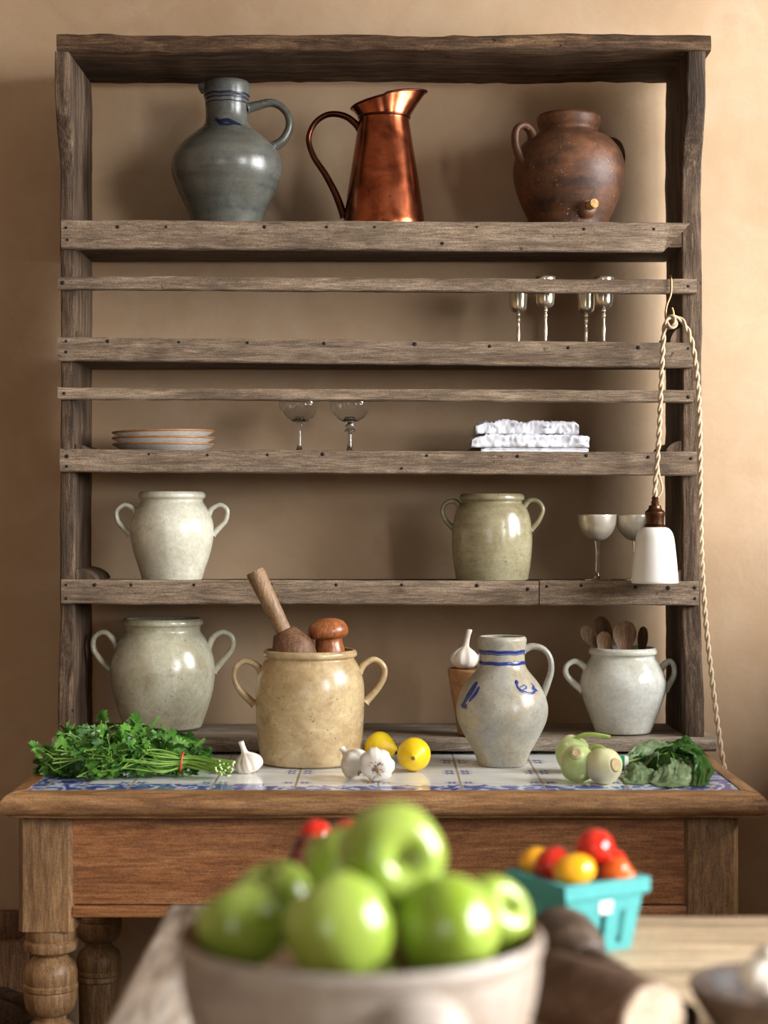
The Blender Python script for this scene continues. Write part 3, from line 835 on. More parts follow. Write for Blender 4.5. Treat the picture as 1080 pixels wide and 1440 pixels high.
def garlic(label, px, py, D, r, direction, support, group=GG, **k):
    """bulb centre at (px,py,D); direction = neck direction"""
    c = W(px, py, D); d = Vector(direction).normalized()
    base = c - d*.65*r
    t = thing('garlic_bulb', label, 'garlic', (c.x, c.y, support), group)
    m = axis_matrix(base, d, k.pop('roll', 0))
    bm = bmesh.new(); garlic_mesh(bm, m, r, **k); bu = obj('bulb', bm, M_garlic, t, sharp=80)
    bm = bmesh.new()
    rnd = random.Random(px)
    for i in range(46):
        a = rnd.uniform(0, 2*PI); q = rnd.uniform(0, .40)*r
        p0 = Vector((q*math.cos(a), q*math.sin(a), .02*r)); p1 = p0*1.25+Vector((rnd.uniform(-.1,.1)*r, rnd.uniform(-.1,.1)*r, -rnd.uniform(.06,.16)*r))
        tube(bm, [m @ p0, m @ ((p0+p1)/2), m @ p1], r*.028, 5)
    obj('roots', bm, M_root, bu)
    return t
D = 3.27
garlic('white garlic bulb with upright neck beside the parsley stems', 349, 1073, rest(1073, .0172), .0250, (-.32,-.1,1), ZT, stem=.9, bend=(-.05,0), tall=.95)
garlic('white garlic bulb leaning behind another, beside the crock', 499, 1073, rest(1073, .0262), .0280, (-.55,.35,.55), ZT, stem=.4)
garlic('white garlic bulb showing its brown root end, in front of the lemon', 530, 1075, rest(1075, .0296), .0300, (.0,.93,.25), ZT, stem=.3)
garlic('white garlic bulb with curled dry neck inside the brown tapered beaker', 653, 927, D10, .026, (.1,.05,1), PZ(944, D10), None, stem=1.3, bend=(-.12,0), tall=1.05)
garlic('white garlic bulb half hidden by the jug rim, inside the brown beaker', 683, 932, D10+.005, .024, (.3,.2,1), PZ(944, D10), None, stem=.3)

# ------------------------------------------------------------------ lemons
def lemon(label, px, py, D, r, L, direction):
    c = W(px, py, D); d = Vector(direction).normalized()
    t = thing('lemon', label, 'lemon', (c.x, c.y, ZT), 'lemons on the tiled table')
    P = [(0,-L), (.12*r,-L*.985), (.2*r,-L*.93), (.42*r,-L*.8), (.75*r,-L*.55), (.95*r,-L*.25), (r,0), (.95*r,L*.27), (.74*r,L*.56), (.42*r,L*.82), (.22*r,L*.95), (.14*r,L*1.04), (0,L*1.07)]
    P = catmull(P, 3); P = [(max(0, a), b) for a, b in P]; P[0] = (0, -L); P[-1] = (0, L*1.07)
    m = axis_matrix(c, d)
    bm = bmesh.new(); lathe(bm, P, 40, m); pe_ = obj('peel', bm, M_lemon, t, sharp=80)
    bm = bmesh.new(); lathe(bm, [(.003, -L-.001), (.004, -L+.001), (.0035, -L+.003)], 10, m); obj('stem_end', bm, M_lemon_tip, pe_)
lemon('yellow lemon lying sideways behind the garlic', 534, 1052, 3.34, .0298, .032, (1,-.5,.03))
lemon('yellow lemon pointing its stem end at the viewer', 582, 1061, rest(1061, .0300), .0295, .0355, (.05,.95,.06))

# ------------------------------------------------------------------ tools in the crock
c0 = W(358, 803, D8); c1 = W(411, 912, D8)
t = thing('wooden_pestle', 'long pale wooden pestle leaning out of the sandy crock', 'pestle', c1)
ax = (c0-c1).normalized(); Lh = (c0-c1).length
m = axis_matrix(c1, ax); s = D8/F
bm = bmesh.new(); lathe(bm, [(11*s, 24*s), (11.5*s, 40*s), (12.5*s, 80*s), (13.5*s, Lh-4*s), (12.5*s, Lh), (0, Lh)], 28, m); obj('handle', bm, M_pestle, t, sharp=35)
bm = bmesh.new(); lathe(bm, [(0, -30*s), (24*s, -30*s), (29*s, -20*s), (31*s, 0), (29*s, 6*s), (17*s, 26*s), (14*s, 28*s), (0, 28*s)], 36, m); obj('head', bm, M_pestle_head, t, sharp=35)
c = W(464, 918, D8+.018); c.z = PZ(922, D8)
t = thing('wooden_masher', 'rounded cherry wood mushroom knob sticking out of the crock', 'masher', c)
m = axis_matrix(c, (-.08,0,1))
bm = bmesh.new(); lathe(bm, catmull([(0,52*s),(12*s,51*s),(23*s,46*s),(28.5*s,36*s),(27*s,27*s),(20*s,23*s)], 4)[0:]+[(19*s, 22*s), (0, 22*s)], 40, m); obj('cap', bm, M_cherry, t, sharp=60)
bm = bmesh.new(); lathe(bm, catmull([(19.5*s,24*s),(19*s,18*s),(21*s,8*s),(21.5*s,0*s),(21.5*s,-10*s)], 4), 40, m); obj('stem', bm, M_cherry, t, sharp=60)

# ------------------------------------------------------------------ wooden spoons in the right pot
def spoon(label, tip, rim_pt, wpx, lpx, D, face, seed):
    """tip of the spoon's bowl, point where it crosses the rim; face: normal of the spoon's hollow"""
    a = W(tip[0], tip[1], D); b = W(rim_pt[0], rim_pt[1], D)
    d = (a-b).normalized(); s = D/F
    f = Vector(face); f = (f-d*f.dot(d)).normalized(); side = d.cross(f)
    t = thing('wooden_spoon', label, 'spoon', b, 'wooden spoons in the white pot')
    L = lpx*s; w = wpx*s/2
    bm = bmesh.new()
    n, k = 16, 8; top = []; bot = []
    for i in range(n+1):
        u = i/n; y = L*u
        ww = w*math.sin(PI*min(1, max(.0, (.06+.94*u)))**.8)**.75 if 0 < u < 1 else w*.12
        ww = max(ww, w*.14)
        R1 = []; R2 = []
        for j in range(k+1):
            v = -1+2*j/k
            dep = .3*w*(1-v*v)*math.sin(PI*u)
            p = a - d*(y) + side*(ww*v)
            R1.append(p - f*dep + f*.0); R2.append(p - f*(dep*1.05+.0035*(1-.7*abs(v))))
        top.append(R1); bot.append(R2)
    loop = [r1+r2[::-1]+[r1[0]] for r1, r2 in zip(top, bot)]
    sheet(bm, loop)
    bmesh.ops.remove_doubles(bm, verts=bm.verts, dist=1e-5)
    bmesh.ops.holes_fill(bm, edges=bm.edges, sides=0)
    obj('bowl', bm, M_spoon, t, sharp=50)
    bm = bmesh.new(); e = a-d*L
    tube(bm, [e+d*.008, e-d*.03, e-d*.075], [.0045, .0048, .005], 10); obj('handle', bm, M_spoon, t)
spoon('leftmost wooden spoon tilting left in the white pot', (820,880), (838,916), 21, 42, D7+.01, (.4,-1,.2), 1)
spoon('tall dark wooden spoon second from left in the white pot', (842,867), (860,916), 24, 48, D7+.02, (-.5,-1,0), 2)
spoon('small wooden spoon low in front in the white pot', (848,888), (852,918), 22, 36, D7-.025, (.1,-1,.1), 3)
spoon('broad wooden spoon facing forward in the white pot', (879,873), (878,918), 34, 46, D7-.015, (.1,-1,.15), 4)
spoon('rightmost dark narrow wooden spoon in the white pot', (905,881), (902,918), 19, 42, D7+.005, (-.8,-.7,0), 5)

# ------------------------------------------------------------------ silver goblets on shelf two
def goblet(label, px, D):
    t = thing('silver_goblet', label, 'goblet', (PX(px, D), D+CAMY, Z2), 'silver goblets on the second shelf')
    m = Matrix.Translation(t.location)
    bm = bmesh.new(); P = catmull([(.0035,.0705),(.0095,.0715),(.0152,.0765),(.0172,.085),(.0184,.104),(.0198,.131)], 4)
    lathe(bm, [(0, .0705)]+P+[(.0193, .1315), (.0188, .131)]+[(r-.001, z+.001) for r, z in P[::-1] if z < .129 and r > .008]+[(0, .074)], 40, m); obj('cup', bm, M_silver, t, sharp=60)
    bm = bmesh.new(); lathe(bm, catmull([(.003,.004),(.003,.012),(.0042,.03),(.0028,.047),(.0042,.058),(.0028,.062),(.0045,.066),(.003,.073)], 4), 20, m); obj('stem', bm, M_silver, t, sharp=60)
    bm = bmesh.new(); lathe(bm, [(0,0),(.0165,0),(.017,.0015),(.012,.003),(.005,.0055),(.003,.009),(0,.01)], 36, m); obj('foot', bm, M_silver, t, sharp=60)
    return t
g0 = goblet('silver goblet furthest left on the second shelf', 729, 3.645)
for px, D, lab in ((767, 3.56, 'silver goblet second from left on the second shelf'), (824, 3.66, 'silver goblet standing half behind another, third from left'), (849, 3.565, 'silver goblet nearest the right upright on the second shelf')):
    dup(g0, (PX(px, D), D+CAMY, Z2), lab)

# ------------------------------------------------------------------ coupe glasses on shelf three
def coupe(label, px, D, knop):
    t = thing('coupe_glass', label, 'glass', (PX(px, D), D+CAMY, Z3), 'coupe glasses on the third shelf')
    m = Matrix.Translation(t.location)
    P = catmull([(.004,.060),(.013,.0612),(.026,.0675),(.035,.078),(.0392,.090),(.0390,.101),(.0368,.115)], 4)
    bm = bmesh.new()
    lathe(bm, [(0,.0595)]+P+[(.0361,.1156)]+[(r-.0018, z+.0018) for r, z in P[::-1] if z < .1135 and r > .013]+[(.009,.0712),(0,.0705)], 48, m); obj('bowl', bm, M_glass, t, sharp=80)
    bm = bmesh.new()
    st = [(.0085,.004),(.0055,.010),(.0042,.02),(.0042,.035)] + ([(.005,.04),(.0105,.043),(.0105,.046),(.006,.049),(.0100,.052),(.008,.056),(.006,.0605)] if knop else [(.0045,.05),(.006,.0605)])
    lathe(bm, catmull(st, 4), 28, m); obj('stem', bm, M_glass, t, sharp=80)
    bm = bmesh.new(); lathe(bm, [(0,0),(.030,0),(.031,.0012),(.022,.0025),(.010,.0045),(0,.0065)], 48, m); obj('foot', bm, M_glass, t, sharp=80)
coupe('clear coupe glass with a plain stem on the third shelf', 421, 3.57, False)
coupe('clear coupe glass with a knopped stem on the third shelf', 492, 3.57, True)
# silvered coupes on shelf four
def scoupe(label, px, D):
    t = thing('silvered_coupe', label, 'glass', (PX(px, D), D+CAMY, Z4), 'silvered coupes on the fourth shelf')
    m = Matrix.Translation(t.location)
    P = catmull([(.004,.076),(.016,.080),(.029,.093),(.0355,.108),(.0375,.127)], 4)
    bm = bmesh.new()
    lathe(bm, [(0,.0755)]+P+[(.037,.1276)]+[(r-.0013, z+.0012) for r, z in P[::-1] if z < .125 and r > .01]+[(0,.080)], 48, m); obj('bowl', bm, M_pewter, t, sharp=80)
    bm = bmesh.new(); lathe(bm, catmull([(.008,.003),(.0045,.010),(.0036,.03),(.0036,.06),(.006,.078)], 4), 24, m); obj('stem', bm, M_glass, t, sharp=80)
    bm = bmesh.new(); lathe(bm, [(0,0),(.028,0),(.029,.0012),(.02,.0025),(.009,.004),(0,.006)], 40, m); obj('foot', bm, M_glass, t, sharp=80)
    return t
D = 3.58
s0 = scoupe('silvered coupe glass standing clear of the white pendant shade', 840, D)
dup(s0, (PX(893, 3.60), 3.60+CAMY, Z4), 'silvered coupe glass partly behind the white pendant shade')

# ------------------------------------------------------------------ plates
D = 3.60
def plate(label, z, px, r, tilt, seed):
    x = PX(px, D); y = D+CAMY
    t = thing('plate', label, 'plate', (x, y, z), 'stacked plates on the third shelf')
    m = Matrix.Translation((x, y, z)) @ Matrix.Rotation(tilt, 4, 'Y')
    P = [(0,.001),(r*.64,0),(r*.70,.0035),(r*.86,.0095),(r*.985,.0165)]
    I = [(r*.985,.0195),(r*.8,.0115),(r*.6,.0065),(0,.005)]
    bm = bmesh.new(); lathe(bm, P+I, 72, m); di = obj('dish', bm, M_plate, t, sharp=50)
    bm = bmesh.new(); lathe(bm, [(r*.984,.0160),(r,.0170),(r*1.002,.0185),(r*.995,.0200),(r*.982,.0198)], 72, m, cap0=False, cap1=False); obj('rim', bm, M_plate_rim, di, sharp=80, label='brown glazed rim')
plate('cream plate at the bottom of the stack of three', Z3, 230, .099, 0, 1)
plate('cream plate in the middle of the stack of three', Z3+.0125, 230, .100, -.006, 2)
plate('cream plate with brown rim on top of the stack of three', Z3+.0245, 230, .0995, -.02, 3)

# ------------------------------------------------------------------ folded linen
def napkin(label, px0, px1, z0, z1, y0, y1, seed, amp=.004):
    D = 3.55; x0, x1 = PX(px0, D), PX(px1, D)
    bm = bmesh.new(); n = 90; m = 16; rings = []
    # closed cross-section swept along x: two folded layers with a crease on the front
    zm = (z0+z1)/2
    sec = []
    for k in range(10):
        a = -PI/2+PI*k/9
        sec.append((y0-.5*(zm-z0)*math.cos(a), zm+(z1-zm)*math.sin(a)*1.0, 1))
    sec2 = [(y0+(y1-y0)*k/m, z1, 0) for k in range(1, m+1)]
    sec3 = [(y1, z1+(z0-z1)*k/4, 0) for k in range(1, 5)]
    sec4 = [(y1+(y0-y1)*k/m, z0, -1) for k in range(1, m)]
    S = sec+sec2+sec3+sec4
    for i in range(n+1):
        f = i/n; x = x0+(x1-x0)*f; ring = []
        pinch = 1-.25*(abs(2*f-1)**8)
        for (y, z, tp) in S:
            o = Vector((x*32+seed*11, y*26, z*45+seed*5))
            w = 1.3*noise.noise(o)+1.3*(.35-abs(noise.noise(o*1.7)))+.9*(.3-abs(noise.noise(o*3.7)))+.4*noise.noise(o*8)
            zc = z0+(z-z0)*pinch
            up = 0 if tp == -1 else (zc-z0)/(z1-z0)
            crease = -.0035*math.exp(-((z-zm)/(.18*(z1-z0)))**2)*(-1 if False else 1) if tp == 1 else 0
            ring.append(bm.verts.new((x+.003*noise.noise(o*1.3+Vector((3,3,3))), y-crease+amp*.7*w*(1 if tp == 1 else .2), zc+amp*w*up)))
        rings.append(ring)
    N = len(S)
    for A, B in zip(rings, rings[1:]):
        for q in range(N):
            j = (q+1) % N
            bm.faces.new((A[q], A[j], B[j], B[q]))
    bm.faces.new(rings[0][::-1]); bm.faces.new(rings[-1])
    o = obj('folded_napkin', bm, M_cloth, None, ((x0+x1)/2, (y0+y1)/2, z0), sharp=60)
    tag(o, label, 'napkin', 'folded linen on the third shelf')
napkin('crumpled white linen napkin on top of the folded stack', 669, 814, Z3+.0365, Z3+.058, -.215, -.09, 1, .0052)
napkin('folded white linen napkin in the middle of the stack', 663, 827, Z3+.010, Z3+.0335, -.225, -.08, 2, .0045)
napkin('thin folded white linen napkin flat on the shelf, lowest of stack', 676, 826, Z3, Z3+.0098, -.222, -.08, 3, .0018)

# ------------------------------------------------------------------ pendant lamp, cord, hook
DL = 3.435
lx = PX(921, DL); ly = DL+CAMY; s = DL/F
lamp = thing('pendant_lamp', 'white bell-shaped pendant lamp hanging by a twisted cord on the rack', 'lamp', (lx, ly, PZ(819, DL)))
m = Matrix.Translation((lx, ly, 0))
P = catmull([(13*s,PZ(741,DL)),(20*s,PZ(743.5,DL)),(25.5*s,PZ(752,DL)),(28.5*s,PZ(770,DL)),(31*s,PZ(795,DL)),(33*s,PZ(819,DL))], 5)
bm = bmesh.new(); lathe(bm, P+[(32*s, PZ(820, DL))]+[(r-.0025, z-.0015) for r, z in P[::-1]], 56, m, cap0=True, cap1=True); obj('shade', bm, M_shade, lamp, sharp=50)
bm = bmesh.new()
lathe(bm, [(0,PZ(742,DL)),(14.5*s,PZ(742,DL)),(15*s,PZ(739,DL)),(12.5*s,PZ(737,DL)),(13*s,PZ(727,DL)),(14*s,PZ(724,DL)),(14*s,PZ(720,DL)),(12*s,PZ(718,DL)),(9.5*s,PZ(716,DL)),(8.5*s,PZ(713,DL)),(8.5*s,PZ(711,DL)),(5*s,PZ(710,DL)),(5.5*s,PZ(706,DL)),(4.2*s,PZ(704,DL)),(5*s,PZ(700,DL)),(3*s,PZ(698,DL)),(0,PZ(698,DL))], 32, m)
obj('lamp_holder', bm, M_bronze, lamp, sharp=35)
def twisted(path, r_off, r_str, pitch, bm, strands=2):
    P = [Vector(p) for p in catmull([tuple(p) for p in path], 60)]
    # resample evenly
    out = [P[0]]; step = .0025; acc = 0
    for a, b in zip(P, P[1:]):
        L = (b-a).length
        if L < 1e-9: continue
        tt = step-acc
        while tt <= L:
            out.append(a+(b-a)*(tt/L)); tt += step
        acc = (acc+L) % step
    m = len(out)
    for sgn in range(strands):
        pts = []
        prev = None
        for i, p in enumerate(out):
            t = (out[min(i+1, m-1)]-out[max(i-1, 0)]).normalized()
            sd = Vector((0,1,0)); sd = (sd-t*sd.dot(t)).normalized(); b = t.cross(sd)
            a = 2*PI*i*step/pitch + sgn*2*PI/strands
            pts.append(p+sd*r_off*math.cos(a)+b*r_off*math.sin(a))
        tube(bm, pts, r_str, 7)
hk = W(943, 451, DL)
bm = bmesh.new()
Dn = DL
path1 = [W(921, 700, Dn), W(921.5, 680, Dn), W(925, 640, Dn), W(929, 560, Dn), W(932, 490, Dn), W(935, 459, Dn), W(941, 447, Dn), W(948, 448, Dn-.004), W(950, 455, Dn-.010), W(944, 461, Dn-.012), W(938, 457, Dn-.010), W(939, 449, Dn-.004),
         W(948, 446, Dn+.004), W(960, 452, Dn+.006), W(972, 478, Dn), W(980, 525, Dn), W(984, 600, Dn-.003), W(985, 700, Dn-.006), W(987, 790, Dn-.008), W(993, 880, Dn-.015), W(1003, 970, Dn-.028), W(1012, 1040, Dn-.043), W(1019, 1083, Dn-.05)]
e = path1[-1]; path1 += [Vector((.631, e.y, ZT-.06)), Vector((.633, e.y, ZT-.3))]
twisted(path1, .0024, .0028, .044, bm)
obj('cord', bm, M_cord, lamp, sharp=80)
bm = bmesh.new()
tube(bm, catmull([tuple(W(923,702,DL)), tuple(W(929,694,DL)), tuple(W(931,684,DL)), tuple(W(927,668,DL)), tuple(W(925,650,DL))], 6), .0022, 8); obj('cord_tail', bm, M_cord, lamp)
bm = bmesh.new()
yr = YF-.019
def hp(px, py, y): return (PX(px, y-CAMY), y, PZ(py, y-CAMY))
tube(bm, catmull([hp(941,402,YF+.004), hp(942,396,YF+.006), hp(943,388.5,YF-.003), hp(943.5,390,yr), hp(944,402,yr-.002), hp(943,415,yr-.004), hp(938,428,yr-.006), hp(936,440,yr-.008), hp(937,450,yr-.016), hp(941,456,yr-.024), hp(946,450,yr-.030), hp(947,441,yr-.030), hp(945,433,yr-.03)], 6), .0022, 10)
o = obj('s_hook', bm, M_brass, None, W(943, 392, DF), sharp=80)
tag(o, 'thin brass S hook over the upper plate rail holding the cord', 'hook')

# ------------------------------------------------------------------ parsley bunch
rnd = random.Random(3)
pz = ZT
pc = Vector((PX(190, 3.25), 3.22+CAMY, ZT))
pars = thing('parsley_bunch', 'bunch of green flat-leaf parsley lying on the tiled table', 'parsley', pc)
def parsley_leaf(bm, p, d, nrm, size):
    d = d.normalized(); nrm = (nrm-d*nrm.dot(d)).normalized(); sd = d.cross(nrm)
    c = bm.verts.new(p + d*size*.25 - nrm*size*.08)
    n = 18; pts = []
    for i in range(n+1):
        a = math.radians(-140+280*i/n)
        lob = .55+.45*abs(math.cos(1.5*a*.99))**.8
        tooth = 1.0 if i % 2 == 0 else .74
        r = size*.62*lob*tooth
        bend = .22*size*(math.cos(2*a+rnd.uniform(-.2,.2)))*rnd.uniform(.3,1)
        pts.append(bm.verts.new(p + d*(size*.25+r*math.cos(a)) + sd*r*math.sin(a) + nrm*(bend*.4-.10*size*(r/size)**2*4*rnd.uniform(.3,1))))
    for a, b in zip(pts, pts[1:]): bm.faces.new((c, a, b))
bmL = bmesh.new(); bmS = bmesh.new(); bmC = bmesh.new()
tie = W(256, 1076, 3.16); tie.z = ZT+.026
ends_ = []
for i in range(46):
    u = rnd.uniform(-1, 1); v = rnd.uniform(-1, 1)
    e = Vector((tie.x+rnd.uniform(.06, .092), tie.y-.015+u*.022-.012, ZT+.006+ (v+1)*.013))
    m1 = tie+Vector((rnd.uniform(.01,.03), u*.014, v*.010))
    m0 = tie+Vector((-.04, u*.04, max(-.012, v*.022)))
    L = rnd.uniform(.09, .22)
    f = Vector((tie.x-L, tie.y+rnd.uniform(-.065, .075)-.0, ZT+rnd.uniform(.008, .062)))
    pts = catmull([tuple(e), tuple(m1), tuple(tie+Vector((0, u*.011, v*.011))), tuple(m0), tuple((m0+f)/2+Vector((0,0,rnd.uniform(0,.02)))), tuple(f)], 5)
    tube(bmS, pts, [.0016]*3+[.0014]*(len(pts)-3), 6)
    a = Vector(pts[0]); b = Vector(pts[1])
    lathe(bmC, [(0,.0006),(.0017,.0005),(.0017,-.0015)], 7, axis_matrix(a, a-b))
    for k in range(3):
        q = Vector(pts[-1-rnd.randrange(0, 9)]); 
        w = Vector((rnd.uniform(-.9,.2), rnd.uniform(-.8,.6), rnd.uniform(-.2,.9))).normalized()*rnd.uniform(.015,.035)
        q2 = q+w; q2.z = max(ZT+.004, q2.z)
        tube(bmS, [q, (q+q2)/2+Vector((0,0,.003)), q2], .0009, 5)
        for kk in range(2): parsley_leaf(bmL, q2, w+Vector((rnd.uniform(-.02,.02), rnd.uniform(-.02,.02), rnd.uniform(-.01,.02))), Vector((rnd.uniform(-.5,.5), rnd.uniform(-1,.1), rnd.uniform(.2,1))), rnd.uniform(.016,.029))
def bun_h(x):   # height of the heap along x
    f = (x-PX(62,3.25))/(PX(300,3.25)-PX(62,3.25))
    if f < .14: return .022+.03*f/.14
    if f < .85: return .078+.012*math.sin(f*13)
    return .078-.045*(f-.85)/.15
for i in range(430):
    x = PX(rnd.uniform(66, 292), 3.25); h = bun_h(x)
    f = (x-PX(62,3.25))/(PX(300,3.25)-PX(62,3.25))
    wy = .03+.055*math.sin(PI*min(1, max(0, f)))**.5
    a = rnd.uniform(-.1, PI*1.0)
    q = rnd.uniform(.55, 1)**.7
    p = Vector((x, pc.y+.005-wy*q*math.cos(a), ZT+.006+(h-.01)*q*abs(math.sin(a))))
    out = Vector((rnd.uniform(-.4,.4), -math.cos(a), .3+abs(math.sin(a))))
    d = Vector((rnd.uniform(-1,.6), rnd.uniform(-.8,.2), rnd.uniform(-.7,.6)))
    if p.z < ZT+.02: d.z = abs(d.z)*.3
    parsley_leaf(bmL, p, d, out+Vector((rnd.uniform(-.5,.5), rnd.uniform(-.5,.5), rnd.uniform(-.5,.5))), rnd.uniform(.018, .034))
for v in bmL.verts:
    if v.co.z < ZT+.0015: v.co.z = ZT+.0015+rnd.uniform(0,.002)
for i in range(26):  # arching stalks over the top of the heap
    x = PX(rnd.uniform(100, 230), 3.25); h = bun_h(x)
    y = pc.y-rnd.uniform(-.03,.075)
    p0 = Vector((x, y, ZT+h*rnd.uniform(.35,.8)))
    p2 = p0+Vector((-rnd.uniform(.03,.09), -rnd.uniform(0,.02), rnd.uniform(-.035,.02))); p2.z = max(p2.z, ZT+.01)
    p1 = (p0+p2)/2+Vector((0,-.006,.014))
    tube(bmS, catmull([tuple(p0), tuple(p1), tuple(p2)], 6), .0013, 6)
st_ = obj('stems', bmS, M_pstem, pars, sharp=80); obj('leaves', bmL, M_pars, pars, sharp=180); obj('cut_ends', bmC, M_pcut, st_, label='pale cut stem ends')
bm = bmesh.new()
R = []
for i in range(25):
    a = 2*PI*i/24; R.append((tie.x+.002*math.sin(a), tie.y+.0165*math.cos(a), tie.z+.0165*math.sin(a)))
tube(bm, R, .002, 6); obj('rubber_band', bm, M_band, pars, label='red rubber band')

# ------------------------------------------------------------------ kohlrabi
KG = 'kohlrabi on the tiled table'
def kohl(label, px, py, D, rx, rz, direction, mat, stub=True, stalks=()):
    c = W(px, py, D); d = Vector(direction).normalized()
    t = thing('kohlrabi', label, 'kohlrabi', (c.x, c.y, ZT), KG)
    m = axis_matrix(c, d)
    P = catmull([(0,-rz),(.5*rx,-.9*rz),(.88*rx,-.52*rz),(rx,0),(.9*rx,.5*rz),(.55*rx,.88*rz),(.36*rx,1.0*rz)]+([(.31*rx,1.12*rz)] if stub else [(.2*rx,1.0*rz)])+[(0,(1.13 if stub else 1.03)*rz)], 4)
    P = [(max(0, a), b) for a, b in P]; P[0] = (0, P[0][1]); P[-1] = (0, P[-1][1])
    bm = bmesh.new(); lathe(bm, P, 44, m, lambda a, q: 1+.025*math.sin(3*a+px)*math.sin(PI*q)+.012*math.sin(7*a)); bu = obj('bulb', bm, mat, t, sharp=80)
    bm = bmesh.new()
    z = (1.125 if stub else 1.02)*rz
    q = .29 if stub else .40
    lathe(bm, [(0,z+.002),(q*.5*rx,z+.0012),(q*.8*rx,z+.0018),(q*.97*rx,z-.0005),(q*rx,z-.004)], 24, m, lambda a, w_: 1+.06*math.sin(3*a+1)*w_, cap1=False); obj('cut_end', bm, M_kohl_cut, bu, label='tan cut end')
    # leaf scars with short stubs
    for (a, h) in stalks:
        rr = rx*math.sqrt(max(0, 1-(h)**2))*.97
        p = m @ Vector((rr*math.cos(a), rr*math.sin(a), h*rz)); n = (p-c).normalized()
        bm = bmesh.new(); lathe(bm, [(.0052,-.003),(.0045,.0006),(.0025,.0014),(0,.0015)], 12, axis_matrix(p, n)); obj('leaf_scar', bm, M_kohl2, bu)
    return t, c
t1, c1 = kohl('pale green kohlrabi lying at the back left of three', 806, 1061, rest(1061, .031), .0305, .031, (-.25,.3,.8), M_kohl, False, ((.5,.5),(2.5,.4)))
t2, c2 = kohl('green kohlrabi with a round tan stub facing up, middle of three', 813, 1074, rest(1074, .0312), .0308, .030, (-.15,-.75,.62), M_kohl, True, ((1,.5),(3,.3),(5,.2)))
t3, c3 = kohl('whitish kohlrabi with a broad cut face, front right of three', 849, 1077, rest(1077, .0305), .0305, .030, (.50,-.72,.15), M_kohl2, False, ((.5,.2),(2.2,.3),(4,.1)))
bm = bmesh.new()
D = rest(1061, .031)
tube(bm, catmull([tuple(W(806,1046,D)), tuple(W(814,1036,D-.01)), tuple(W(826,1033,D-.015)), tuple(W(842,1034,D-.02)), tuple(W(858,1037,D-.02))], 6), [.005]*6+[.0042]*19, 10, .7)
obj('leaf_stalk', bm, M_kstem, t1)
bm = bmesh.new()
tube(bm, catmull([tuple(W(826,1062,3.11)), tuple(W(830,1052,3.11)), tuple(W(841,1050,3.105)), tuple(W(852,1055,3.10))], 6), .004, 10, .7)
obj('leaf_stalk', bm, M_kstem, t3)
# leafy tops tied in a bunch
Dk = 3.20
tiep = W(880, 1073, Dk)
kl = thing('leafy_greens', 'bunch of crumpled kohlrabi leaves tied with green plastic at table right', 'leaves', (tiep.x+.06, tiep.y, ZT))
def big_leaf(spine, widths, side, mat, seed, amp=.006):
    P = [Vector(p) for p in catmull([tuple(p) for p in spine], 8)]
    n = len(P); k = 14; rows = []
    for i, p in enumerate(P):
        t = (P[min(i+1, n-1)]-P[max(i-1, 0)]).normalized()
        f = i/(n-1)
        sd = Vector(side); sd = (sd-t*sd.dot(t)).normalized(); nr = t.cross(sd)
        wi = f*(len(widths)-1); a = int(min(wi, len(widths)-2)); w = widths[a]+(widths[a+1]-widths[a])*(wi-a)
        row = []
        for j in range(k+1):
            v = -1+2*j/k
            o = Vector((f*5+seed*3, v*2.2, seed*1.7))
            ruf = amp*(abs(v)**1.3)*(math.sin(f*17+seed+v)*.7+noise.noise(o*2)*1.6) + amp*.9*noise.noise(o*3) + amp*.8*(abs(noise.noise(o*5))-.2)
            q = p+sd*w*v*(1+.18*noise.noise(o*4)) + nr*(ruf - .35*w*abs(v)**1.5) - nr*.0025*math.exp(-(v/.08)**2)
            q.z = max(q.z, ZT+.002+.002*abs(noise.noise(o*6)))
            row.append(q)
        rows.append(row)
    bm = bmesh.new(); sheet(bm, rows)
    # give the blade a thickness
    bmesh.ops.solidify(bm, geom=bm.faces[:], thickness=.0006)
    o = obj('leaf', bm, mat, kl, sharp=180)
    return o
def wk(px, py, dd=0.0): return W(px, py, Dk+dd)
big_leaf([wk(884,1068,.02), wk(905,1060,.04), wk(925,1054,.05), wk(948,1052,.05)], [.006,.022,.030,.012], (.1,.6,.7), M_leaf_grey, 1, .004)
big_leaf([wk(884,1074,.01), wk(915,1064,.01), wk(950,1050,.015), wk(972,1048,.0), wk(988,1070,-.04), wk(991,1099,-.11)], [.004,.016,.028,.034,.032,.012], (.25,1,.1), M_leaf, 2, .008)
big_leaf([wk(884,1076), wk(912,1070,-.02), wk(938,1064,-.04), wk(950,1076,-.08), wk(946,1096,-.13), wk(936,1111,-.165)], [.003,.010,.022,.033,.036,.012], (1,-.1,0), M_leaf_grey, 3, .007)
big_leaf([wk(884,1078,-.01), wk(896,1074,-.04), wk(901,1090,-.09), wk(889,1105,-.13)], [.004,.02,.033,.012], (1,.1,.1), M_leaf_grey, 4, .006)
big_leaf([wk(886,1076), wk(910,1080,-.03), wk(932,1086,-.06), wk(955,1096,-.08)], [.004,.020,.028,.012], (.2,-.6,.8), M_leaf, 5, .007)
big_leaf([wk(900,1072), wk(945,1060,-.02), wk(970,1064,-.05), wk(981,1084,-.10), wk(979,1108,-.155)], [.003,.012,.024,.027,.009], (.8,-.5,.1), M_leaf, 6, .007)
big_leaf([wk(890,1066,.03), wk(930,1053,.06), wk(960,1044,.06), wk(982,1050,.06)], [.004,.022,.034,.010], (.1,.9,.4), M_leaf, 7, .008)
bm = bmesh.new()
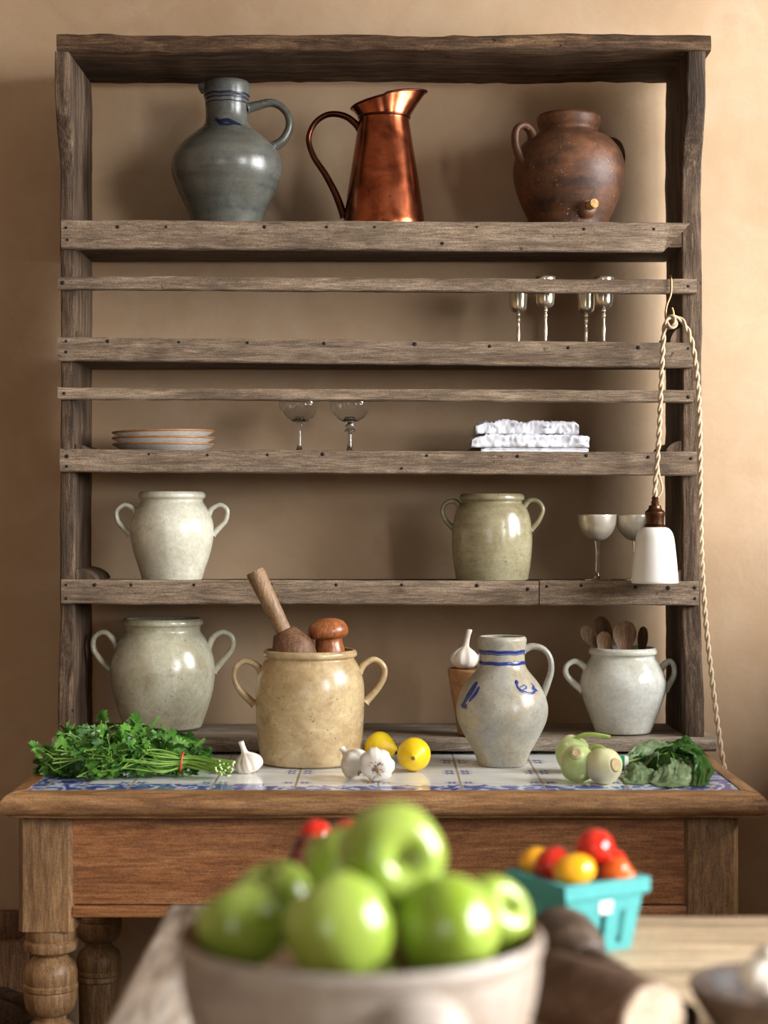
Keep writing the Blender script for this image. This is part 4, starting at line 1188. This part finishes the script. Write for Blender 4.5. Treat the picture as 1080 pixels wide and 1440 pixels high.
for i in range(7):
    a = rnd.uniform(-1,1); b = rnd.uniform(-1,1)
    tube(bm, catmull([tuple(tiep+Vector((-.016, a*.006, b*.006))), tuple(tiep+Vector((.01, a*.007, b*.006))), tuple(tiep+Vector((.04, a*.02, .006+b*.008))), tuple(tiep+Vector((.07, a*.03, .012+b*.01)))], 5), .0032, 8)
obj('stalks', bm, M_kstem, kl)
bm = bmesh.new(); lathe(bm, [(.0125,-.006),(.0132,-.006),(.0132,.002),(.0125,.002)], 24, axis_matrix(tiep+Vector((-.006,0,0)), (1,0,-.1)), cap0=False, cap1=False); pt_ = obj('plastic_tie', bm, M_tie, kl, label='green plastic tie')
bm = bmesh.new(); lathe(bm, [(.0120,.002),(.0128,.002),(.0128,.009),(.0120,.009)], 24, axis_matrix(tiep+Vector((-.006,0,0)), (1,0,-.1)), cap0=False, cap1=False); obj('tie_label', bm, M_tie_w, pt_, label='white printed strip')

# ------------------------------------------------------------------ foreground table
ZF = .79; FY1 = 2.01+CAMY; FY0 = .9+CAMY; FX0 = PX(237, 2.04); FX1 = 1.05
ft = thing('work_table', 'pale scrubbed wooden work table in the blurred foreground', 'table', ((FX0+FX1)/2, (FY0+FY1)/2, 0))
bm = bmesh.new()
ny = 5
for k in range(ny):
    a = FY0+(FY1-FY0)*k/ny; b = FY0+(FY1-FY0)*(k+1)/ny
    plank(bm, 'X', FX0+.105, FX1, a+.0008, b-.0008, ZF-.035, ZF, .0006, .003, n=24, seed=20+k)
obj('table_top', bm, M_ftab, ft)
bm = bmesh.new(); plank(bm, 'Y', FY0, FY1+.028, FX0, FX0+.104, ZF-.04, ZF+.006, .0015, .008, n=40, seed=31); obj('end_board', bm, M_fend, ft, label='worn whitish end board')
for (x, y) in ((FX0+.12, FY1-.06), (FX1-.08, FY1-.06), (FX0+.12, FY0+.06), (FX1-.08, FY0+.06)):
    bm = bmesh.new(); box(bm, x-.035, x+.035, y-.035, y+.035, 0, ZF-.041); bevel(bm, .004); obj('leg', bm, M_ftab, ft)
for (x0, x1, y0, y1) in ((FX0+.156, FX1-.116, FY1-.075, FY1-.05), (FX0+.156, FX1-.116, FY0+.05, FY0+.075)):
    bm = bmesh.new(); box(bm, x0, x1, y0, y1, ZF-.14, ZF-.036); obj('apron', bm, M_ftab, ft)

# ------------------------------------------------------------------ apple bowl
DB = 1.30; bx, by = PX(506, DB), DB+CAMY; RB = .129; ZR = CAMZ-.295
ZFb = ZF+.0065
bowl = thing('fruit_bowl', 'wide grey brown stoneware bowl full of green apples in the foreground', 'bowl', (bx, by, ZF))
bowl.location.z = ZF+.007
m = Matrix.Translation((bx, by, 0)); zb = bowl.location.z
P = catmull([(.070,zb),(.073,zb+.006),(.088,zb+.022),(.108,zb+.05),(.120,zb+.08),(.1255,zb+.108),(.126,ZR-.016)], 4)
prof = [(0,zb+.002)]+P+[(.1275,ZR-.013),(.1292,ZR-.008),(.1292,ZR-.003),(.126,ZR)]
lining = [(.126,ZR),(.1215,ZR-.001),(.1185,ZR-.006),(.117,ZR-.014),(.113,ZR-.035),(.103,ZR-.065),(.085,ZR-.095),(.05,ZR-.112),(0,ZR-.115)]
bm = bmesh.new(); lathe(bm, prof, 96, m, cap1=False); obj('body', bm, M_bowl, bowl, sharp=60)
bm = bmesh.new(); lathe(bm, lining, 96, m, cap0=False); obj('glazed_inside', bm, M_bowl_in, bowl, sharp=60, label='brown glazed inside')
bm = bmesh.new()
dv = Vector((PX(590, 1.17)-bx, -.125, 0)).normalized(); sv = Vector((-dv.y, dv.x, 0))
cpt = Vector((bx, by, 0))
lugm = axis_matrix(cpt+dv*.106+Vector((0,0,ZR-.050)), dv+Vector((0,0,-.12)))
lathe(bm, catmull([(.041,0),(.039,.015),(.035,.030),(.029,.041),(.018,.049),(0,.052)], 4), 40, lugm)
obj('lug_handle', bm, M_bowl, bowl, sharp=80)

def apple_profile(r):
    return [(max(0, a*r), b*r) for a, b in catmull([(0,.60),(.08,.62),(.20,.76),(.42,.885),(.70,.80),(.93,.45),(1.0,.08),(.93,-.34),(.74,-.68),(.50,-.88),(.30,-.92),(.14,-.84),(0,-.78)], 4)]
def apple(label, px, py, D, rpx, direction, rz=.99, stem=True):
    c = W(px, py, D); r = rpx*D/F
    t = thing('apple', label, 'apple', c, 'green apples in the bowl')
    m = axis_matrix(c, direction)
    P = apple_profile(r); P[0] = (0, P[0][1]); P[-1] = (0, P[-1][1])
    bm = bmesh.new(); lathe(bm, P, 56, m, lambda a, q: 1+.022*math.cos(5*a)*(.3+q)); fr = obj('fruit', bm, M_apple, t, sharp=80)
    bm = bmesh.new(); tube(bm, [m @ Vector((0,0,.58*r)), m @ Vector((.01*r,0,.8*r)), m @ Vector((.06*r,0,1.0*r))], [.0014,.0012,.0018], 7); obj('stem', bm, M_astem, fr)
    return t
apple('shiny green apple on top of the pile, stem hollow facing right', 548, 1205, 1.29, 76, (.33,-.92,.14))
apple('green apple tucked behind and left of the topmost apple', 492, 1222, 1.385, 66, (-.3,.2,.9))
apple('green apple at the back left of the bowl', 388, 1270, 1.34, 57, (-.3,-.2,.92))
apple('green apple leaning on the left rim of the bowl', 341, 1304, 1.285, 62, (-.5,.1,.8))
apple('large green apple at the front middle of the bowl', 478, 1306, 1.235, 76, (-.55,.2,.75))
apple('green apple at the front right, blossom end low', 630, 1306, 1.262, 72, (-.35,.55,.7))
apple('green apple against the right rim of the bowl', 686, 1292, 1.325, 58, (.55,-.5,.5))

for lab, x, y in (('green apple low in the bowl between the front and right apples', .035, -.045), ('green apple low in the bowl between the front and left apples', -.045, -.035), ('green apple low in the bowl beneath the topmost apple', -.002, .045)):
    p = Vector((bx+x, by+y, ZR-.060)); d_ = p.y-CAMY
    apple(lab, CX+p.x*F/d_, CY+(CAMZ-p.z)*F/d_, d_, .036*F/d_, (.2*x/.04, .3, .9))

# ------------------------------------------------------------------ berry baskets with tomatoes
def basket(label, cx, cy, D, psi, h=.073, side=.099):
    c = W(cx, cy, D); x, y = c.x, c.y
    t = thing('berry_basket', label, 'basket', (x, y, ZF+.001), 'teal berry baskets')
    R0 = Matrix.Translation((x, y, ZF+.001)) @ Matrix.Rotation(psi, 4, 'Z')
    a1, a0 = side/2, side/2*.78
    th = .0022
    def wall_pt(k, u, z, off=0):
        # u in -1..1 along side k, z 0..h
        f = z/h; w = a0+(a1-a0)*f-off
        p = Vector((w*u, -w, z)); return R0 @ (Matrix.Rotation(k*PI/2, 4, 'Z') @ p)
    names = 4
    for k in range(4):
        bm = bmesh.new()
        us = [-1, -.62, -.46, -.08, .08, .46, .62, 1]; zs = [0, .008, .042, h]
        slot = {1, 3, 5}
        for i in range(7):
            for j in range(3):
                if i in slot and j == 1: continue
                q = []
                for off in (0, th):
                    q.append([wall_pt(k, us[i], zs[j], off), wall_pt(k, us[i+1], zs[j], off), wall_pt(k, us[i+1], zs[j+1], off), wall_pt(k, us[i], zs[j+1], off)])
                va = [bm.verts.new(p) for p in q[0]]; vb = [bm.verts.new(p) for p in q[1]]
                bm.faces.new(va); bm.faces.new(vb[::-1])
                for s_ in range(4): bm.faces.new((va[s_], vb[s_], vb[(s_+1) % 4], va[(s_+1) % 4]))
        sp_ = obj('side_panel', bm, M_teal, t)
        if k == 0: panel0 = sp_
    bm = bmesh.new()
    prof = [(a1+.0004, h-.016), (a1+.0028, h-.015), (a1+.0032, h), (a1-.003, h+.0005), (a1-.003, h-.004)]
    rings = []
    for (w, z) in prof: rings.append([bm.verts.new(R0 @ Vector((sx*w, sy*w, z))) for sx, sy in ((1,1), (-1,1), (-1,-1), (1,-1))])
    for A, B in zip(rings, rings[1:]):
        for q in range(4): bm.faces.new((A[q], A[(q+1) % 4], B[(q+1) % 4], B[q]))
    obj('rim_band', bm, M_teal, t)
    bm = bmesh.new()
    vs = [bm.verts.new(R0 @ Vector((sx*a0, sy*a0, z))) for z in (.0005, .003) for sx, sy in ((1,1), (-1,1), (-1,-1), (1,-1))]
    bm.faces.new(vs[:4][::-1]); bm.faces.new(vs[4:])
    for q in range(4): bm.faces.new((vs[q], vs[(q+1) % 4], vs[4+(q+1) % 4], vs[4+q]))
    obj('base', bm, M_teal, t)
    t2_ = panel0
    return t2_, wall_pt
psi = math.radians(-14.3+45)      # corners lie on the diagonals
b1, wp = basket('teal cardboard berry basket of tomatoes at the right of the work table', 811, 1226, 1.87, psi)
bm = bmesh.new()
p = [wp(0, u, z, -.001) for u, z in ((-.14,.040),(.18,.040),(.20,.053),(-.16,.053))]
# choose the right-hand visible side for the sticker
vs = [bm.verts.new(q) for q in p]; vs2 = [bm.verts.new(q+Vector((0,0,0))+(wp(0,0,.04,-.0016)-wp(0,0,.04,-.001))) for q in p]
bm.faces.new(vs); bm.faces.new(vs2[::-1])
for q in range(4): bm.faces.new((vs[q], vs2[q], vs2[(q+1) % 4], vs[(q+1) % 4]))
obj('sticker', bm, M_label, b1, label='small white sticker')
b2, _ = basket('teal berry basket of tomatoes mostly hidden behind the apples', 497, 1215, 1.935, psi)
def tomato(label, px, py, D, rpx, mat, long=1.0, direction=(0,0,1), grp='tomatoes in the right teal basket'):
    c = W(px, py, D); r = rpx*D/F
    P = [(0,-long*r)]+[(r*math.sin(PI*k/14), -long*r*math.cos(PI*k/14)) for k in range(1, 13)]+[(r*.2,long*r*.965),(0,long*r*.93)]
    m = axis_matrix(c, direction)
    t = thing('tomato', label, 'tomato', c, grp)
    bm = bmesh.new(); lathe(bm, P, 32, m); fr = obj('fruit', bm, mat, t, sharp=80)
    bm = bmesh.new(); lathe(bm, [(.0,long*r*.95),(.10*r,long*r*.955),(.12*r,long*r*.94)], 8, m, cap1=False); obj('stem_scar', bm, M_calyx, fr)
tomato('small yellow tomato at the left back of the right basket', 754, 1212, 1.885, 21, M_tyel, 1.2, (1,.2,.2))
tomato('red oval tomato between two yellow ones in right basket', 776, 1216, 1.875, 23, M_tred, 1.25, (.75,.2,.65))
tomato('large yellow oval tomato at front of the right basket', 808, 1224, 1.83, 24, M_tyel, 1.3, (1,.1,.15))
tomato('large round red tomato on top of the right basket', 837, 1193, 1.875, 28, M_tred, 1.0, (.3,.2,1))
tomato('red oval tomato below the large round one, right basket', 858, 1219, 1.89, 23, M_tred, 1.2, (.6,.3,.7))
tomato('orange tomato at the right corner of the right basket', 866, 1226, 1.85, 19, M_tora, 1.2, (.6,-.2,.6))
tomato('little reddish tomato at far right of the right basket', 880, 1232, 1.855, 13, M_tora, 1.1, (.7,-.1,.5))
G2 = 'tomatoes in the hidden teal basket'
tomato('round red tomato left of the topmost apple', 444, 1175, 1.93, 24, M_tred, 1.0, (.2,.1,1), G2)
tomato('nearly black red tomato beneath a red one, behind the apples', 432, 1196, 1.91, 21, M_tdark, 1.1, (-.3,.4,.8), G2)
tomato('dark red tomato at the left edge behind the apples', 423, 1212, 1.90, 20, M_tdark, 1.1, (.8,.1,.4), G2)
tomato('red tomato just peeking over the topmost apple', 490, 1174, 1.945, 24, M_tred, 1.0, (.1,.3,1), G2)

# ------------------------------------------------------------------ old wooden tools on the work table
pa = W(788, 1306, 1.745); pa.z = ZF+.034
pe = W(968, 1412, 1.54); pe.z = ZF+.0145
t = thing('wooden_pestle', 'dark old wooden pestle with domed head lying beside the apple bowl', 'pestle', pa)
d = (pe-pa); L = d.length; m = axis_matrix(pa, d)
bm = bmesh.new(); lathe(bm, catmull([(0,-.033),(.017,-.028),(.029,-.014),(.033,.004),(.031,.025),(.024,.045),(.015,.058)], 4)+[(0,.060)], 36, m); obj('head', bm, M_tool, t, sharp=70)
bm = bmesh.new(); lathe(bm, [(0,.05),(.014,.052),(.0125,.09),(.013,L-.02),(.014,L-.004),(.010,L),(0,L)], 24, m); obj('handle', bm, M_tool, t, sharp=50)
ma = W(775, 1392, 1.565); ma.z = ZF+.0355
mb_ = W(918, 1438, 1.455); mb_.z = ZF+.0355
t = thing('wooden_mallet', 'brown wooden mallet head with pale end grain beside the apple bowl', 'mallet', (ma+mb_)/2)
d = mb_-ma; L = d.length; m = axis_matrix(ma, d)
bm = bmesh.new(); lathe(bm, [(0,-.004),(.028,-.004),(.032,0),(.034,L*.5),(.0345,L-.006),(.033,L-.001),(0,L-.001)], 40, m); bk = obj('block', bm, M_block, t, sharp=50)
bm = bmesh.new(); lathe(bm, [(.0325,L-.0015),(.031,L+.002),(.02,L+.004),(0,L+.0045)], 40, m, cap0=False); obj('end_face', bm, M_endgrain, bk, label='pale end grain')
bc = W(1098, 1387, 1.52); rzb = bc.z
t = thing('wooden_bowl', 'dark wooden bowl of garlic at the right edge of the foreground', 'bowl', (bc.x, bc.y, ZF))
P = catmull([(.035,ZF+.0015),(.042,ZF+.005),(.060,ZF+.022),(.072,rzb-.008),(.0755,rzb)], 4)
bm = bmesh.new(); lathe(bm, [(0,ZF+.0018)]+P+[(.0745,rzb+.002),(.071,rzb)]+[(.066,rzb-.012),(.05,rzb-.03),(0,rzb-.036)], 60, Matrix.Translation((bc.x, bc.y, 0))); obj('body', bm, M_tool, t, sharp=60)
garlic('white garlic bulb at the front inside the dark foreground bowl', 1074, 1374, 1.50, .020, (.3,-.3,1), rzb-.03, 'garlic bulbs in the foreground bowl', stem=.2)
garlic('white garlic bulb further back inside the dark foreground bowl', 1094, 1352, 1.55, .020, (.2,.3,1), rzb-.03, 'garlic bulbs in the foreground bowl', stem=.2)

# ------------------------------------------------------------------ crate and basket in the dark left corner
t = thing('wooden_crate', 'brown wooden crate against the wall left of the table', 'crate', (-.86, -.16, 0))
for (n_, x0, x1, y0, y1) in (('side_board', -1.06, -.665, -.30, -.28), ('side_board', -1.06, -.665, -.04, -.02), ('end_board', -1.06, -1.04, -.28, -.04), ('end_board', -.685, -.665, -.28, -.04)):
    bm = bmesh.new(); box(bm, x0, x1, y0, y1, 0.0, .425); bevel(bm, .003); obj(n_, bm, M_crate, t)
t = thing('wicker_basket', 'dark wicker basket on the floor in the left corner', 'basket', (-.82, -.56, 0))
def wick(a, q): return 1+.012*math.sin(24*a)
bm = bmesh.new(); lathe(bm, [(0,.002),(.16,0)]+[(.16+.05*k/24+.006*(k % 2), .01+.33*k/24) for k in range(25)]+[(.20,.345),(.19,.34),(.15,.03),(0,.028)], 96, Matrix.Translation((-.82,-.56,0)), wick); obj('body', bm, M_wicker, t, sharp=60)
bm = bmesh.new(); tube(bm, [(-.82+.212*math.cos(2*PI*i/48), -.56+.212*math.sin(2*PI*i/48), .348+.002*(i % 2)) for i in range(49)], .013, 10); obj('rim', bm, M_wicker, t)

# ------------------------------------------------------------------ light
def area(name, loc, rot, sx, sy, power, col=(1,1,1)):
    l = bpy.data.lights.new(name, 'AREA'); l.shape = 'RECTANGLE'; l.size = sx; l.size_y = sy; l.energy = power; l.color = col
    o = bpy.data.objects.new(name, l); COL.objects.link(o); o.location = loc; o.rotation_euler = rot; return o
# daylight outside the two windows of the right wall, the sky being higher than the openings
area('daylight', (RX+1.5, -2.75, 2.05), (0, math.radians(86), 0), 1.4, 4.4, 820, (.97, .98, 1.0))
area('daylight_front_window', ((FW[0]+FW[1])/2, BY-.35, 1.7), (math.radians(85), 0, 0), 1.4, 1.4, 24, (.96, .98, 1.0))
w = bpy.data.worlds.new('sky'); sc.world = w; w.use_nodes = True
w.node_tree.nodes['Background'].inputs[0].default_value = (.85, .92, 1, 1); w.node_tree.nodes['Background'].inputs[1].default_value = .12

# ------------------------------------------------------------------ camera
cd = bpy.data.cameras.new('camera'); cam = bpy.data.objects.new('camera', cd); COL.objects.link(cam)
cam.location = (0, CAMY, CAMZ); cam.rotation_euler = (PI/2, 0, 0)
cd.sensor_fit = 'VERTICAL'; cd.sensor_height = 36; cd.sensor_width = 27; cd.lens = F/1440*36
cd.clip_start = .05
cd.dof.use_dof = True; cd.dof.focus_distance = 3.42; cd.dof.aperture_fstop = 3.6
sc.camera = cam
sc.view_settings.view_transform = 'Standard'; sc.view_settings.look = 'None'; sc.view_settings.gamma = 1
sc.view_settings.exposure = -.24
try:
    sc.cycles.use_denoising = True; sc.cycles.max_bounces = 10; sc.cycles.transmission_bounces = 8
    sc.cycles.sample_clamp_indirect = 6
except Exception: pass
